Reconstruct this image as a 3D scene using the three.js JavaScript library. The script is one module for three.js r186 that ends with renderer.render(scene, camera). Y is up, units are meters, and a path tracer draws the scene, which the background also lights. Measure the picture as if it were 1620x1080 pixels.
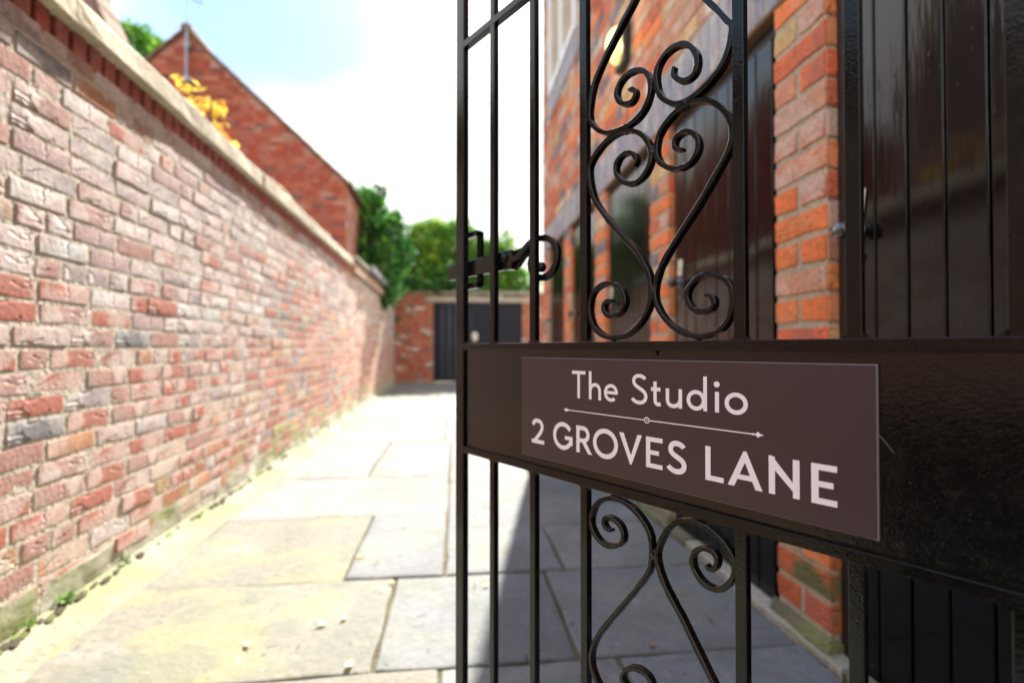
import * as THREE from 'three';
import { RoundedBoxGeometry } from 'three/addons/geometries/RoundedBoxGeometry.js';
import { mergeGeometries, toCreasedNormals } from 'three/addons/utils/BufferGeometryUtils.js';

// ------------------------------------------------------------------ camera, sky, sun, exposure
const scene = new THREE.Scene();
const camera = new THREE.PerspectiveCamera(67.38, 1620 / 1080, 0.02, 600);
camera.position.set(0, 0.85, 0);
camera.rotation.order = 'YXZ';
camera.rotation.set(0.01358, -0.11066, 0);           // level but for 0.8 degrees, turned a little right of the alley
camera.focus = 0.62;
camera.userData.fStop = camera.getFocalLength() / 7.4;   // an aperture 7.4 mm wide
const renderer = new THREE.WebGLRenderer();
renderer.toneMapping = THREE.LinearToneMapping;
renderer.toneMappingExposure = 3.5;
renderer.shadowMap.enabled = true;

const SUN_AZ = 12.1 * Math.PI / 180, SUN_EL = 43.7 * Math.PI / 180;
const sunDir = new THREE.Vector3(Math.sin(SUN_AZ) * Math.cos(SUN_EL), Math.sin(SUN_EL), -Math.cos(SUN_AZ) * Math.cos(SUN_EL));
const sun = new THREE.DirectionalLight(new THREE.Color(1, 0.95, 0.86), 4.7);
sun.target.position.set(0, 0, -4); sun.position.copy(sunDir).multiplyScalar(30).add(sun.target.position);
sun.castShadow = true; sun.shadow.radius = 1; sun.shadow.mapSize.set(2048, 2048);
Object.assign(sun.shadow.camera, { left: -15, right: 15, top: 15, bottom: -15, near: 1, far: 80 });
scene.add(sun, sun.target);

// ------------------------------------------------------------------ noise
function rng(seed) { let s = seed >>> 0; return () => { s = (s + 0x6d2b79f5) | 0; let t = Math.imul(s ^ (s >>> 15), 1 | s); t = (t + Math.imul(t ^ (t >>> 7), 61 | t)) ^ t; return ((t ^ (t >>> 14)) >>> 0) / 4294967296; }; }
const R = rng(20240611);
const rr = (a, b, r = R) => a + (b - a) * r();
const pick = (a, r = R) => a[Math.floor(r() * a.length)];
const clamp = (x, a = 0, b = 1) => Math.min(b, Math.max(a, x));
const sstep = (a, b, x) => { const t = clamp((x - a) / (b - a)); return t * t * (3 - 2 * t); };
const mix = (a, b, t) => a + (b - a) * t;
function hash(x, y, s) { let h = Math.imul(x, 374761393) ^ Math.imul(y, 668265263) ^ Math.imul(s, 2246822519); h = Math.imul(h ^ (h >>> 13), 1274126177); h = Math.imul(h ^ (h >>> 16), 2246822507); return ((h ^ (h >>> 14)) >>> 0) / 4294967296; }
function pn(x, y, px, py, s) {                        // periodic value noise, 0..1
  const xi = Math.floor(x), yi = Math.floor(y), fx = x - xi, fy = y - yi;
  const u = fx * fx * (3 - 2 * fx), v = fy * fy * (3 - 2 * fy);
  const x0 = ((xi % px) + px) % px, x1 = (x0 + 1) % px, y0 = ((yi % py) + py) % py, y1 = (y0 + 1) % py;
  return mix(mix(hash(x0, y0, s), hash(x1, y0, s), u), mix(hash(x0, y1, s), hash(x1, y1, s), u), v);
}
function fbm(u, v, fu, fv, oct, s) {                  // u, v in 0..1, tiles
  let a = 0.5, t = 0, n = 0;
  for (let i = 0; i < oct; i++) { t += a * pn(u * fu, v * fv, fu, fv, s + i * 17); n += a; a *= 0.5; fu *= 2; fv *= 2; }
  return t / n;
}
function tex(size, fn, sy = size) {
  const d = new Uint8Array(size * sy * 4);
  for (let y = 0; y < sy; y++) for (let x = 0; x < size; x++) {
    const c = fn(x / size, y / sy), i = (y * size + x) * 4;
    for (let k = 0; k < 3; k++) d[i + k] = Math.round(255 * clamp(typeof c === 'number' ? c : c[k]));
    d[i + 3] = 255;
  }
  const t = new THREE.DataTexture(d, size, sy); t.wrapS = t.wrapT = THREE.RepeatWrapping; t.magFilter = THREE.LinearFilter; t.minFilter = THREE.LinearFilter; t.needsUpdate = true;
  return t;
}
// linear colours stored with a square root so that dark ones keep their steps: decoded by the sRGB curve
const toS = (c) => c.map((x) => { x = clamp(x); return x <= 0.0031308 ? x * 12.92 : 1.055 * x ** (1 / 2.4) - 0.055; });
function ctex(size, fn) { const t = tex(size, (u, v) => toS(fn(u, v))); t.colorSpace = THREE.SRGBColorSpace; return t; }
const lerp3 = (a, b, t) => [mix(a[0], b[0], t), mix(a[1], b[1], t), mix(a[2], b[2], t)];
const mul3 = (a, k) => [a[0] * k, a[1] * k, a[2] * k];

// ------------------------------------------------------------------ sky: blue air, summer cloud, the bright veil round the sun
{
  const W = 1024, H = 512, d = new Float32Array(W * H * 4);
  for (let y = 0; y < H; y++) for (let x = 0; x < W; x++) {
    const el = ((y + 0.5) / H - 0.5) * Math.PI, az = ((x + 0.5) / W - 0.5) * 2 * Math.PI;
    const dx = Math.cos(az) * Math.cos(el), dz = Math.sin(az) * Math.cos(el), dy = Math.sin(el);
    const up = Math.max(dy, 0), k = Math.pow(1 - up, 2.2);
    let c = lerp3([0.07, 0.19, 0.47], [0.30, 0.385, 0.41], Math.pow(1 - up, 1.0));
    const cs = dx * sunDir.x + dy * sunDir.y + dz * sunDir.z, ang = Math.acos(clamp(cs, -1, 1));
    const veil = 0.5 * Math.exp(-((ang / 0.28) ** 2)) + 0.9 * Math.exp(-((ang / 0.13) ** 2));
    const q = 1 / (up + 0.22), n = fbm(((dx * q * 0.16 + 0.857) % 1 + 1) % 1, ((dz * q * 0.16 + 0.786) % 1 + 1) % 1, 5, 5, 6, 55);
    const cl = sstep(0.31, 0.56, n + 0.26 * k - 0.075);
    const lit = 0.5 + 0.22 * (fbm(((dx * q * 0.2) % 1 + 1) % 1, ((dz * q * 0.2) % 1 + 1) % 1, 9, 9, 4, 7) - 0.5);
    c = lerp3(c, [lit, lit * 0.985, lit * 0.96], cl);
    c = [c[0] + veil, c[1] + veil * 0.98, c[2] + veil * 0.94];
    if (dy < 0) c = [0.14, 0.13, 0.11];
    const i = (y * W + x) * 4; d[i] = c[0]; d[i + 1] = c[1]; d[i + 2] = c[2]; d[i + 3] = 1;
  }
  const t = new THREE.DataTexture(d, W, H, THREE.RGBAFormat, THREE.FloatType);
  t.mapping = THREE.EquirectangularReflectionMapping; t.magFilter = t.minFilter = THREE.LinearFilter; t.colorSpace = THREE.LinearSRGBColorSpace; t.needsUpdate = true;
  scene.background = t; scene.environment = t;
}

// ------------------------------------------------------------------ helpers
const used = new Map();
function numbered(name) { const n = used.get(name) || 0; used.set(name, n + 1); return n ? name + '_' + String(n).padStart(3, '0') : name; }
function thing(name, label, category, pos = [0, 0, 0], turn = 0, group) {
  const o = new THREE.Group(); o.name = numbered(name); scene.add(o);
  o.position.set(...pos); o.rotation.y = turn; o.userData = { label, category };
  if (group) o.userData.group = group;
  return o;
}
function structure(name, pos = [0, 0, 0], turn = 0) { const o = new THREE.Group(); o.name = numbered(name); o.position.set(...pos); o.rotation.y = turn; o.userData = { kind: 'structure' }; scene.add(o); return o; }
function part(name, geo, mat, parent, label) { const m = new THREE.Mesh(geo, mat); m.name = name; m.castShadow = m.receiveShadow = true; parent.add(m); if (label) m.userData.label = label; return m; }
function boxUV(g, s = 1) {                            // uv in units of s metres, by the way each face points
  if (g.index && g.type !== 'BoxGeometry') g = g.toNonIndexed();
  if (!g.attributes.normal) g.computeVertexNormals();
  const p = g.attributes.position, n = g.attributes.normal, uv = new Float32Array(p.count * 2);
  for (let i = 0; i < p.count; i++) {
    const ax = Math.abs(n.getX(i)), ay = Math.abs(n.getY(i)), az = Math.abs(n.getZ(i));
    let a, b;
    if (ay > ax && ay > az) { a = p.getX(i); b = p.getZ(i); } else if (ax > az) { a = p.getZ(i); b = p.getY(i); } else { a = p.getX(i); b = p.getY(i); }
    uv[2 * i] = a / s; uv[2 * i + 1] = b / s;
  }
  g.setAttribute('uv', new THREE.BufferAttribute(uv, 2));
  return g;
}
// a box from its limits; round > 0 chamfers it
function bx(x0, x1, y0, y1, z0, z1, s = 1, round = 0) {
  const w = x1 - x0, h = y1 - y0, d = z1 - z0;
  const g = round ? new RoundedBoxGeometry(w, h, d, 1, Math.min(round, w / 2.1, h / 2.1, d / 2.1)) : new THREE.BoxGeometry(w, h, d);
  g.translate((x0 + x1) / 2, (y0 + y1) / 2, (z0 + z1) / 2);
  const u = boxUV(g, s); return u.index ? u.toNonIndexed() : u;
}
function merge(list) { return mergeGeometries(list.map((g) => { const h = g.index ? g.toNonIndexed() : g; for (const k of Object.keys(h.attributes)) if (!['position', 'normal', 'uv', 'color'].includes(k)) h.deleteAttribute(k); return h; })); }
function tube(pts, r0, r1, seg = 8, rad = 7) {         // tapered tube through points
  const c = new THREE.CatmullRomCurve3(pts.map((p) => new THREE.Vector3(...p)));
  const g = new THREE.TubeGeometry(c, seg, 1, rad, false), p = g.attributes.position, q = new THREE.Vector3();
  for (let i = 0; i <= seg; i++) { c.getPointAt(i / seg, q); const r = mix(r0, r1, i / seg); for (let j = 0; j <= rad; j++) { const k = i * (rad + 1) + j; p.setXYZ(k, q.x + (p.getX(k) - q.x) * r, q.y + (p.getY(k) - q.y) * r, q.z + (p.getZ(k) - q.z) * r); } }
  g.computeVertexNormals(); return g.toNonIndexed();
}
function lathe(pts, seg = 24) { return new THREE.LatheGeometry(pts.map((p) => new THREE.Vector2(...p)), seg).toNonIndexed(); }

// ------------------------------------------------------------------ materials
const std = (o) => new THREE.MeshStandardMaterial(o);
const phys = (o) => new THREE.MeshPhysicalMaterial(o);
const rgb = (r, g, b) => new THREE.Color().setRGB(r, g, b);

// brick faces: sandy grain, dark pits, bloom of lime; 512 px to half a metre
function brickMap(base, bloom, seed, size = 384, bloomCol = [0.68, 0.62, 0.58]) {
  return ctex(size, (u, v) => {
    const a = fbm(u, v, 4, 6, 4, seed), b = fbm(u, v, 40, 40, 2, seed + 3), p = pn(u * 90, v * 90, 90, 90, seed + 5);
    let c = mul3(base, 0.72 + 0.5 * a);
    c = mul3(c, 0.82 + 0.36 * b);
    const hue = fbm(u, v, 3, 8, 3, seed + 31) - 0.5; c = [c[0] * (1 + 0.25 * hue), c[1] * (1 - 0.3 * hue), c[2] * (1 - 0.4 * hue)];
    if (p > 0.86) c = mul3(c, 0.55);
    const w = bloom * sstep(0.42, 0.66, fbm(u, v, 5, 5, 5, seed + 9) + 0.1 * (b - 0.5));
    return lerp3(c, mul3(bloomCol, 0.85 + 0.3 * b), clamp(w));
  });
}
const brickBump = [1, 2].map((k) => tex(512, (u, v) => {
  const wob = 0.05 * (fbm(u, v, 5, 5, 3, 40 + k) - 0.5);
  const r = Math.abs(fbm(u, v + wob, 5, 14, 3, 50 + k) - 0.5) * 2, mask = sstep(0.5, 0.64, fbm(u, v, 6, 9, 2, 60 + k));
  const crease = (1 - sstep(0, 0.12, r)) * mask;
  return clamp(0.6 + 0.26 * (fbm(u, v, 6, 8, 3, 70 + k) - 0.5) + 0.10 * (fbm(u, v, 60, 60, 2, 80 + k) - 0.5) - 0.6 * crease);
}));
function brickMat(base, bloom, seed, bump = 0.008, size = 384, bc) { return std({ map: brickMap(base, bloom, seed, size, bc), bumpMap: brickBump[seed % 2], bumpScale: bump, roughness: 0.93 }); }
const grainMap = ctex(384, (u, v) => { const a = fbm(u, v, 4, 5, 4, 301), b = fbm(u, v, 44, 44, 2, 302); let k = (0.62 + 0.5 * a) * (0.8 + 0.4 * b); if (pn(u * 90, v * 90, 90, 90, 303) > 0.87) k *= 0.6; return [k, k * 0.99, k * 0.97]; });
const mortarMap = (base, seed, green = 0) => ctex(512, (u, v) => {
  const a = fbm(u, v, 5, 5, 5, seed), b = fbm(u, v, 70, 70, 2, seed + 2);
  let c = mul3(base, (0.68 + 0.5 * a) * (0.72 + 0.5 * b));
  const g = green * sstep(0.48, 0.66, fbm(u, v, 4, 4, 5, seed + 8));
  c = lerp3(c, [0.22, 0.25, 0.08], g);
  return c;
});
const roughBump = tex(512, (u, v) => 0.5 * fbm(u, v, 8, 8, 5, 411) + 0.5 * fbm(u, v, 64, 64, 2, 412));

const slabBump0 = tex(512, (u, v) => fbm(u, v, 3, 4, 6, 413));
const LM = {                                           // left wall bricks
  red: brickMat([0.46, 0.17, 0.125], 0.5, 101, 0.010), rose: brickMat([0.46, 0.27, 0.235], 0.6, 103, 0.010), lilac: brickMat([0.42, 0.32, 0.32], 0.6, 105, 0.010),
  orange: brickMat([0.50, 0.27, 0.165], 0.5, 107, 0.009), blue: brickMat([0.24, 0.225, 0.24], 0.5, 109, 0.008), tan: brickMat([0.50, 0.38, 0.28], 0.5, 111, 0.009),
  pale: brickMat([0.60, 0.52, 0.50], 0.65, 113, 0.012), pale2: brickMat([0.55, 0.475, 0.47], 0.65, 115, 0.012), dark: brickMat([0.17, 0.125, 0.12], 0.15, 117, 0.009), moss: brickMat([0.46, 0.2, 0.11], 0.9, 119, 0.010, 384, [0.33, 0.31, 0.15]),
};
const LC = { red: [0.50, 0.21, 0.155], rose: [0.56, 0.31, 0.26], lilac: [0.46, 0.34, 0.33], orange: [0.60, 0.33, 0.19], blue: [0.3, 0.28, 0.29], tan: [0.60, 0.47, 0.34], pale: [0.60, 0.51, 0.46], pale2: [0.56, 0.47, 0.43], dark: [0.18, 0.135, 0.13], moss: [0.44, 0.37, 0.17] };
const RM = {                                           // studio bricks: clean orange stocks
  orange: brickMat([0.78, 0.21, 0.065], 0.5, 131, 0.006, 384, [0.62, 0.30, 0.16]), red: brickMat([0.70, 0.16, 0.07], 0.6, 133, 0.006, 384, [0.36, 0.13, 0.09]), pinkish: brickMat([0.56, 0.25, 0.15], 0.3, 135, 0.004),
  limed: brickMat([0.56, 0.30, 0.22], 0.95, 143, 0.005), buff: brickMat([0.58, 0.37, 0.17], 0.3, 137, 0.005), plum: brickMat([0.20, 0.15, 0.17], 0.15, 139, 0.004), moss: brickMat([0.50, 0.13, 0.05], 1.0, 141, 0.006, 384, [0.13, 0.125, 0.045]),
};
const RC = { orange: [0.66, 0.20, 0.075], red: [0.58, 0.15, 0.08], pinkish: [0.56, 0.28, 0.18], limed: [0.6, 0.46, 0.4], buff: [0.58, 0.40, 0.21], plum: [0.26, 0.19, 0.21], moss: [0.2, 0.14, 0.06] };
const HM = { red: brickMat([0.38, 0.085, 0.05], 0.1, 171, 0.004, 256), orange: brickMat([0.43, 0.125, 0.06], 0.1, 173, 0.004, 256), pinkish: brickMat([0.42, 0.16, 0.10], 0.25, 175, 0.004, 256), plum: brickMat([0.20, 0.095, 0.085], 0.1, 176, 0.004, 256), limed: brickMat([0.40, 0.22, 0.18], 0.9, 178, 0.004, 256) };
const HC = { red: [0.39, 0.095, 0.055], orange: [0.44, 0.14, 0.07], pinkish: [0.43, 0.18, 0.12], plum: [0.22, 0.10, 0.09], limed: [0.48, 0.38, 0.34] };
const soldierMat = [brickMat([0.27, 0.25, 0.29], 0.25, 151, 0.003), brickMat([0.33, 0.29, 0.31], 0.35, 153, 0.003), brickMat([0.22, 0.21, 0.26], 0.2, 154, 0.003)];
soldierMat.forEach((m) => { m.roughness = 0.5; });
const dentilMat = [brickMat([0.46, 0.15, 0.12], 0.15, 161, 0.003), brickMat([0.42, 0.12, 0.10], 0.1, 164, 0.003)];
const wallMortar = std({ map: mortarMap([0.58, 0.52, 0.43], 201, 0.06), bumpMap: roughBump, bumpScale: 0.006, roughness: 0.98 });
const studioMortar = std({ map: mortarMap([0.50, 0.40, 0.29], 205, 0.0), bumpMap: roughBump, bumpScale: 0.004, roughness: 0.98 });
const plinthMat = [std({ map: mortarMap([0.46, 0.44, 0.34], 211, 0.75), bumpMap: slabBump0, bumpScale: 0.014, roughness: 0.98 }), std({ map: mortarMap([0.52, 0.50, 0.42], 215, 0.5), bumpMap: slabBump0, bumpScale: 0.014, roughness: 0.98 })];
const mossStone = std({ map: mortarMap([0.20, 0.18, 0.11], 217, 0.6), bumpMap: roughBump, bumpScale: 0.012, roughness: 0.98 });
const copingMat = [std({ map: mortarMap([0.62, 0.56, 0.42], 221, 0.15), bumpMap: roughBump, bumpScale: 0.004, roughness: 0.9 }), std({ map: mortarMap([0.66, 0.60, 0.47], 225, 0.12), bumpMap: roughBump, bumpScale: 0.004, roughness: 0.9 })];
const brickwork = (bump) => std({ color: 0xffffff, map: grainMap, vertexColors: true, bumpMap: brickBump[0], bumpScale: bump, roughness: 0.93 });

// York stone slabs: warm grey, lichen, damp dark bloom
const slabMap = (base, seed, lichen) => ctex(768, (u, v) => {
  const a = fbm(u, v, 3, 3, 6, seed), b = fbm(u, v, 70, 70, 2, seed + 2), l = fbm(u, v, 4, 4, 5, seed + 6), s = pn(u * 60, v * 60, 60, 60, seed + 11), w = fbm(u, v, 6, 6, 4, seed + 14);
  let c = mul3(base, (0.66 + 0.6 * a) * (0.84 + 0.3 * b));
  c = lerp3(c, [0.23, 0.225, 0.11], lichen * sstep(0.47, 0.68, l));
  if (w > 0.66) c = lerp3(c, [0.32, 0.32, 0.30], sstep(0.66, 0.8, w) * 0.25);
  if (s > 0.93) c = mul3(c, 0.6);
  if (s < 0.035) c = lerp3(c, [0.36, 0.36, 0.36], 0.6);
  const gr = sstep(0.52, 0.7, fbm(u, v, 9, 9, 5, seed + 21)); c = lerp3(c, [0.125, 0.14, 0.115], 0.45 * gr);
  return c;
});
const slabBump = tex(768, (u, v) => 0.6 * fbm(u, v, 5, 5, 5, 511) + 0.3 * fbm(u, v, 50, 50, 2, 512) + 0.1 * pn(u * 120, v * 120, 120, 120, 513));
const slabMats = [[[0.200, 0.190, 0.150], 521, 0.65], [[0.207, 0.204, 0.193], 531, 0.35], [[0.175, 0.179, 0.184], 541, 0.22], [[0.212, 0.198, 0.184], 551, 0.3]].map(([b, s, l]) => std({ map: slabMap(b, s, l), bumpMap: slabBump, bumpScale: 0.009, roughness: 0.85 }));
const dirtMat = std({ map: mortarMap([0.10, 0.08, 0.05], 561, 0.15), bumpMap: roughBump, bumpScale: 0.01, roughness: 1 });
const cementMat = std({ map: mortarMap([0.28, 0.27, 0.195], 571, 0.5), bumpMap: roughBump, bumpScale: 0.006, roughness: 0.95 });
const groundMat = std({ map: mortarMap([0.20, 0.18, 0.12], 575, 0.8), roughness: 1 });

// gate paint: thick black gloss, brushed on over rough iron
const paintBump = tex(512, (u, v) => 0.5 * fbm(u, v, 40, 46, 2, 611) + 0.35 * fbm(u, v, 14, 20, 2, 612) + 0.25 * sstep(0.84, 0.95, pn(u * 70, v * 70, 70, 70, 613)));
const paintRough = tex(512, (u, v) => 0.45 + 0.55 * fbm(u, v, 5, 7, 5, 617) + 0.35 * sstep(0.55, 0.7, fbm(u, v, 9, 9, 4, 618)));
const paintMap = ctex(512, (u, v) => { const d = sstep(0.62, 0.8, fbm(u, v, 6, 6, 5, 614)), c = pn(u * 110, v * 110, 110, 110, 615), k = pn(u * 34, v * 34, 34, 34, 616); let q = lerp3([0.0034, 0.0031, 0.003], [0.006, 0.0054, 0.0048], d); if (c > 0.965) q = [0.11, 0.095, 0.08]; if (k > 0.975) q = [0.07, 0.04, 0.022]; return q; });
const ironPaint = phys({ map: paintMap, specularIntensity: 0.7, roughness: 0.2, roughnessMap: paintRough, ior: 1.52, bumpMap: paintBump, bumpScale: 0.0002 });
const panelPaint = phys({ map: paintMap, specularIntensity: 0.9, roughness: 0.2, roughnessMap: paintRough, ior: 1.6, bumpMap: paintBump, bumpScale: 0.00026 });
const doorBump = tex(512, (u, v) => 0.7 * fbm(u, v, 7, 2, 3, 621) + 0.25 * fbm(u, v, 60, 9, 2, 622) + 0.15 * sstep(0.9, 0.97, pn(u * 40, v * 40, 40, 40, 623)));
const doorMap = ctex(512, (u, v) => { const c = pn(u * 120, v * 100, 120, 100, 625), d = sstep(0.6, 0.8, fbm(u, v, 9, 3, 5, 626)); let q = lerp3([0.0028, 0.0021, 0.0023], [0.010, 0.008, 0.007], d); if (c > 0.985) q = [0.16, 0.14, 0.12]; return q; });
const doorPaint = phys({ map: doorMap, specularIntensity: 0.85, roughness: 0.13, roughnessMap: paintRough, ior: 1.5, bumpMap: doorBump, bumpScale: 0.0005 });
const knobPaint = phys({ color: rgb(0.01, 0.01, 0.011), roughness: 0.12, clearcoat: 1, clearcoatRoughness: 0.05 });
const navyPaint = phys({ color: rgb(0.012, 0.0155, 0.031), roughness: 0.5, specularIntensity: 0.45, bumpMap: doorBump, bumpScale: 0.001 });
const rustSteel = std({ map: mortarMap([0.16, 0.085, 0.04], 631, 0), roughness: 0.9, bumpMap: roughBump, bumpScale: 0.002 });
const woodDark = std({ color: rgb(0.018, 0.014, 0.012), roughness: 0.4 });
const whitePvc = phys({ color: rgb(0.78, 0.79, 0.8), roughness: 0.3 });
const glassMat = phys({ color: rgb(0.9, 0.95, 0.95), roughness: 0.02, transmission: 1, thickness: 0, ior: 1.5 });
const roomDark = std({ color: rgb(0.03, 0.03, 0.032), roughness: 0.9 });
const lintelMat = std({ map: mortarMap([0.42, 0.38, 0.32], 641, 0.2), bumpMap: roughBump, bumpScale: 0.006, roughness: 0.95 });
const tileMat = std({ map: mortarMap([0.22, 0.13, 0.09], 645, 0.3), bumpMap: roughBump, bumpScale: 0.008, roughness: 0.9 });
const slateMat = std({ map: mortarMap([0.24, 0.25, 0.27], 651, 0.1), roughness: 0.7 });
const galvMat = std({ color: rgb(0.3, 0.31, 0.36), metalness: 0.6, roughness: 0.45 });
const barkMat = std({ map: mortarMap([0.16, 0.12, 0.08], 655, 0.3), bumpMap: roughBump, bumpScale: 0.02, roughness: 1 });
const creamPlastic = std({ color: rgb(0.72, 0.66, 0.47), roughness: 0.4 });

// ------------------------------------------------------------------ brick laying
// face at z = 0, body behind it; edges pulled back, face a little uneven
function brickGeo(L, H, D, seed, rough, uvOff, fine = true) {
  const r = rng(seed), xs = fine ? [0, 0.018, 0.3, 0.66, 0.982, 1] : [0, 1], ys = fine ? [0, 0.06, 0.94, 1] : [0, 1];
  const P = [], U = [], I = [], nx = xs.length, ny = ys.length;
  for (let j = 0; j < ny; j++) for (let i = 0; i < nx; i++) {
    const rim = i === 0 || j === 0 || i === nx - 1 || j === ny - 1;
    const jx = fine ? rr(-1, 1, r) * 0.012 * (i > 1 && i < nx - 2 ? 6 : 0.6) : 0, jy = fine && rim ? rr(-1, 1, r) * 0.05 : 0;
    P.push((xs[i] - 0.5 + jx) * L, (ys[j] - 0.5 + (j === 0 || j === ny - 1 ? jy : 0)) * H, fine ? (rim ? -0.0022 - r() * rough * 0.8 : rr(-1, 0.4, r) * rough) : 0);
    U.push((P.at(-3) + uvOff[0]) / 0.5, (P.at(-2) + uvOff[1]) / 0.5);
  }
  const id = (i, j) => j * nx + i;
  for (let j = 0; j < ny - 1; j++) for (let i = 0; i < nx - 1; i++) I.push(id(i, j), id(i + 1, j), id(i + 1, j + 1), id(i, j), id(i + 1, j + 1), id(i, j + 1));
  const ring = [];
  for (let i = 0; i < nx - 1; i++) ring.push(id(i, 0)); for (let j = 0; j < ny - 1; j++) ring.push(id(nx - 1, j));
  for (let i = nx - 1; i > 0; i--) ring.push(id(i, ny - 1)); for (let j = ny - 1; j > 0; j--) ring.push(id(0, j));
  const base = P.length / 3;
  for (const k of ring) { P.push(P[3 * k], P[3 * k + 1], P[3 * k + 2], P[3 * k], P[3 * k + 1], -D); U.push(U[2 * k], U[2 * k + 1], U[2 * k] + D / 0.5, U[2 * k + 1] + D / 0.5); }
  for (let k = 0; k < ring.length; k++) { const a = base + 2 * k, b = base + 2 * ((k + 1) % ring.length); I.push(a, a + 1, b, b, a + 1, b + 1); }
  const g = new THREE.BufferGeometry(); g.setAttribute('position', new THREE.Float32BufferAttribute(P, 3)); g.setAttribute('uv', new THREE.Float32BufferAttribute(U, 2)); g.setIndex(I); g.computeVertexNormals();
  return g;
}
// rows of bricks; spec: {x,y,w,h,kind,z,tilt}; the first `limit` by rank become single parts, the rest one joined part
function lay(parent, specs, o) {
  const variants = {};
  const geoFor = (w, fine, k) => { const half = w < 0.6 * o.L, key = (half ? 'h' : 's') + (fine ? 'f' : 'c') + k; return variants[key] ||= brickGeo(half ? o.L / 2 - 0.006 : o.L, o.H, o.D, o.seed + k * 7 + (half ? 100 : 0), o.rough, [k * 0.137 + (half ? 0.21 : 0), k * 0.211], fine); };
  specs.sort((a, b) => a.rank - b.rank);
  const rest = [];
  specs.forEach((s, i) => {
    const single = i < o.limit, fine = single ? o.fine !== false : !!o.restFine, k = Math.floor(R() * 6), g = geoFor(s.w, fine, k), gw = s.w < 0.6 * o.L ? o.L / 2 - 0.006 : o.L;
    const sx = s.w / gw, sy = s.h / o.H;
    if (single) {
      const m = part(numberIn(parent, s.name || 'brick'), g, o.mats[s.kind], parent);
      m.position.set(s.x, s.y, s.z); m.scale.set(sx, sy, 1); m.rotation.set(s.tilt * 0.5, s.tilt * 0.3, s.tilt);
      if (R() < 0.5 && o.flip) m.rotation.z += Math.PI;
    } else {
      const c = g.clone(), n = c.attributes.position.count, col = new Float32Array(n * 3), b = mul3(o.cols[s.kind], rr(0.8, 1.2));
      for (let q = 0; q < n; q++) { col[3 * q] = b[0]; col[3 * q + 1] = b[1]; col[3 * q + 2] = b[2]; }
      c.setAttribute('color', new THREE.BufferAttribute(col, 3)); c.scale(sx, sy, 1); c.rotateZ(s.tilt); c.translate(s.x, s.y, s.z); rest.push(c.toNonIndexed());
    }
  });
  if (rest.length) { const m = part(o.restName || 'brickwork', merge(rest), brickwork(o.bump || 0.005), parent); m.userData.kind = 'stuff'; }
}
const nameCount = new WeakMap();
function numberIn(parent, name) { let c = nameCount.get(parent); if (!c) nameCount.set(parent, (c = {})); const n = (c[name] = (c[name] ?? -1) + 1); return n ? name + '_' + String(n).padStart(3, '0') : name; }
function course(x0, x1, L, joint, start, headerChance, headerRow) {        // widths of one row: [centre, width]
  const out = []; let x = x0 - start;
  while (x < x1) {
    const w = (headerRow || R() < headerChance ? L / 2 - joint / 2 : L) * rr(0.985, 1.015), a = Math.max(x, x0), b = Math.min(x + w, x1);
    if (b - a > 0.025) out.push([(a + b) / 2, b - a]);
    x += w + joint;
  }
  return out;
}

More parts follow.
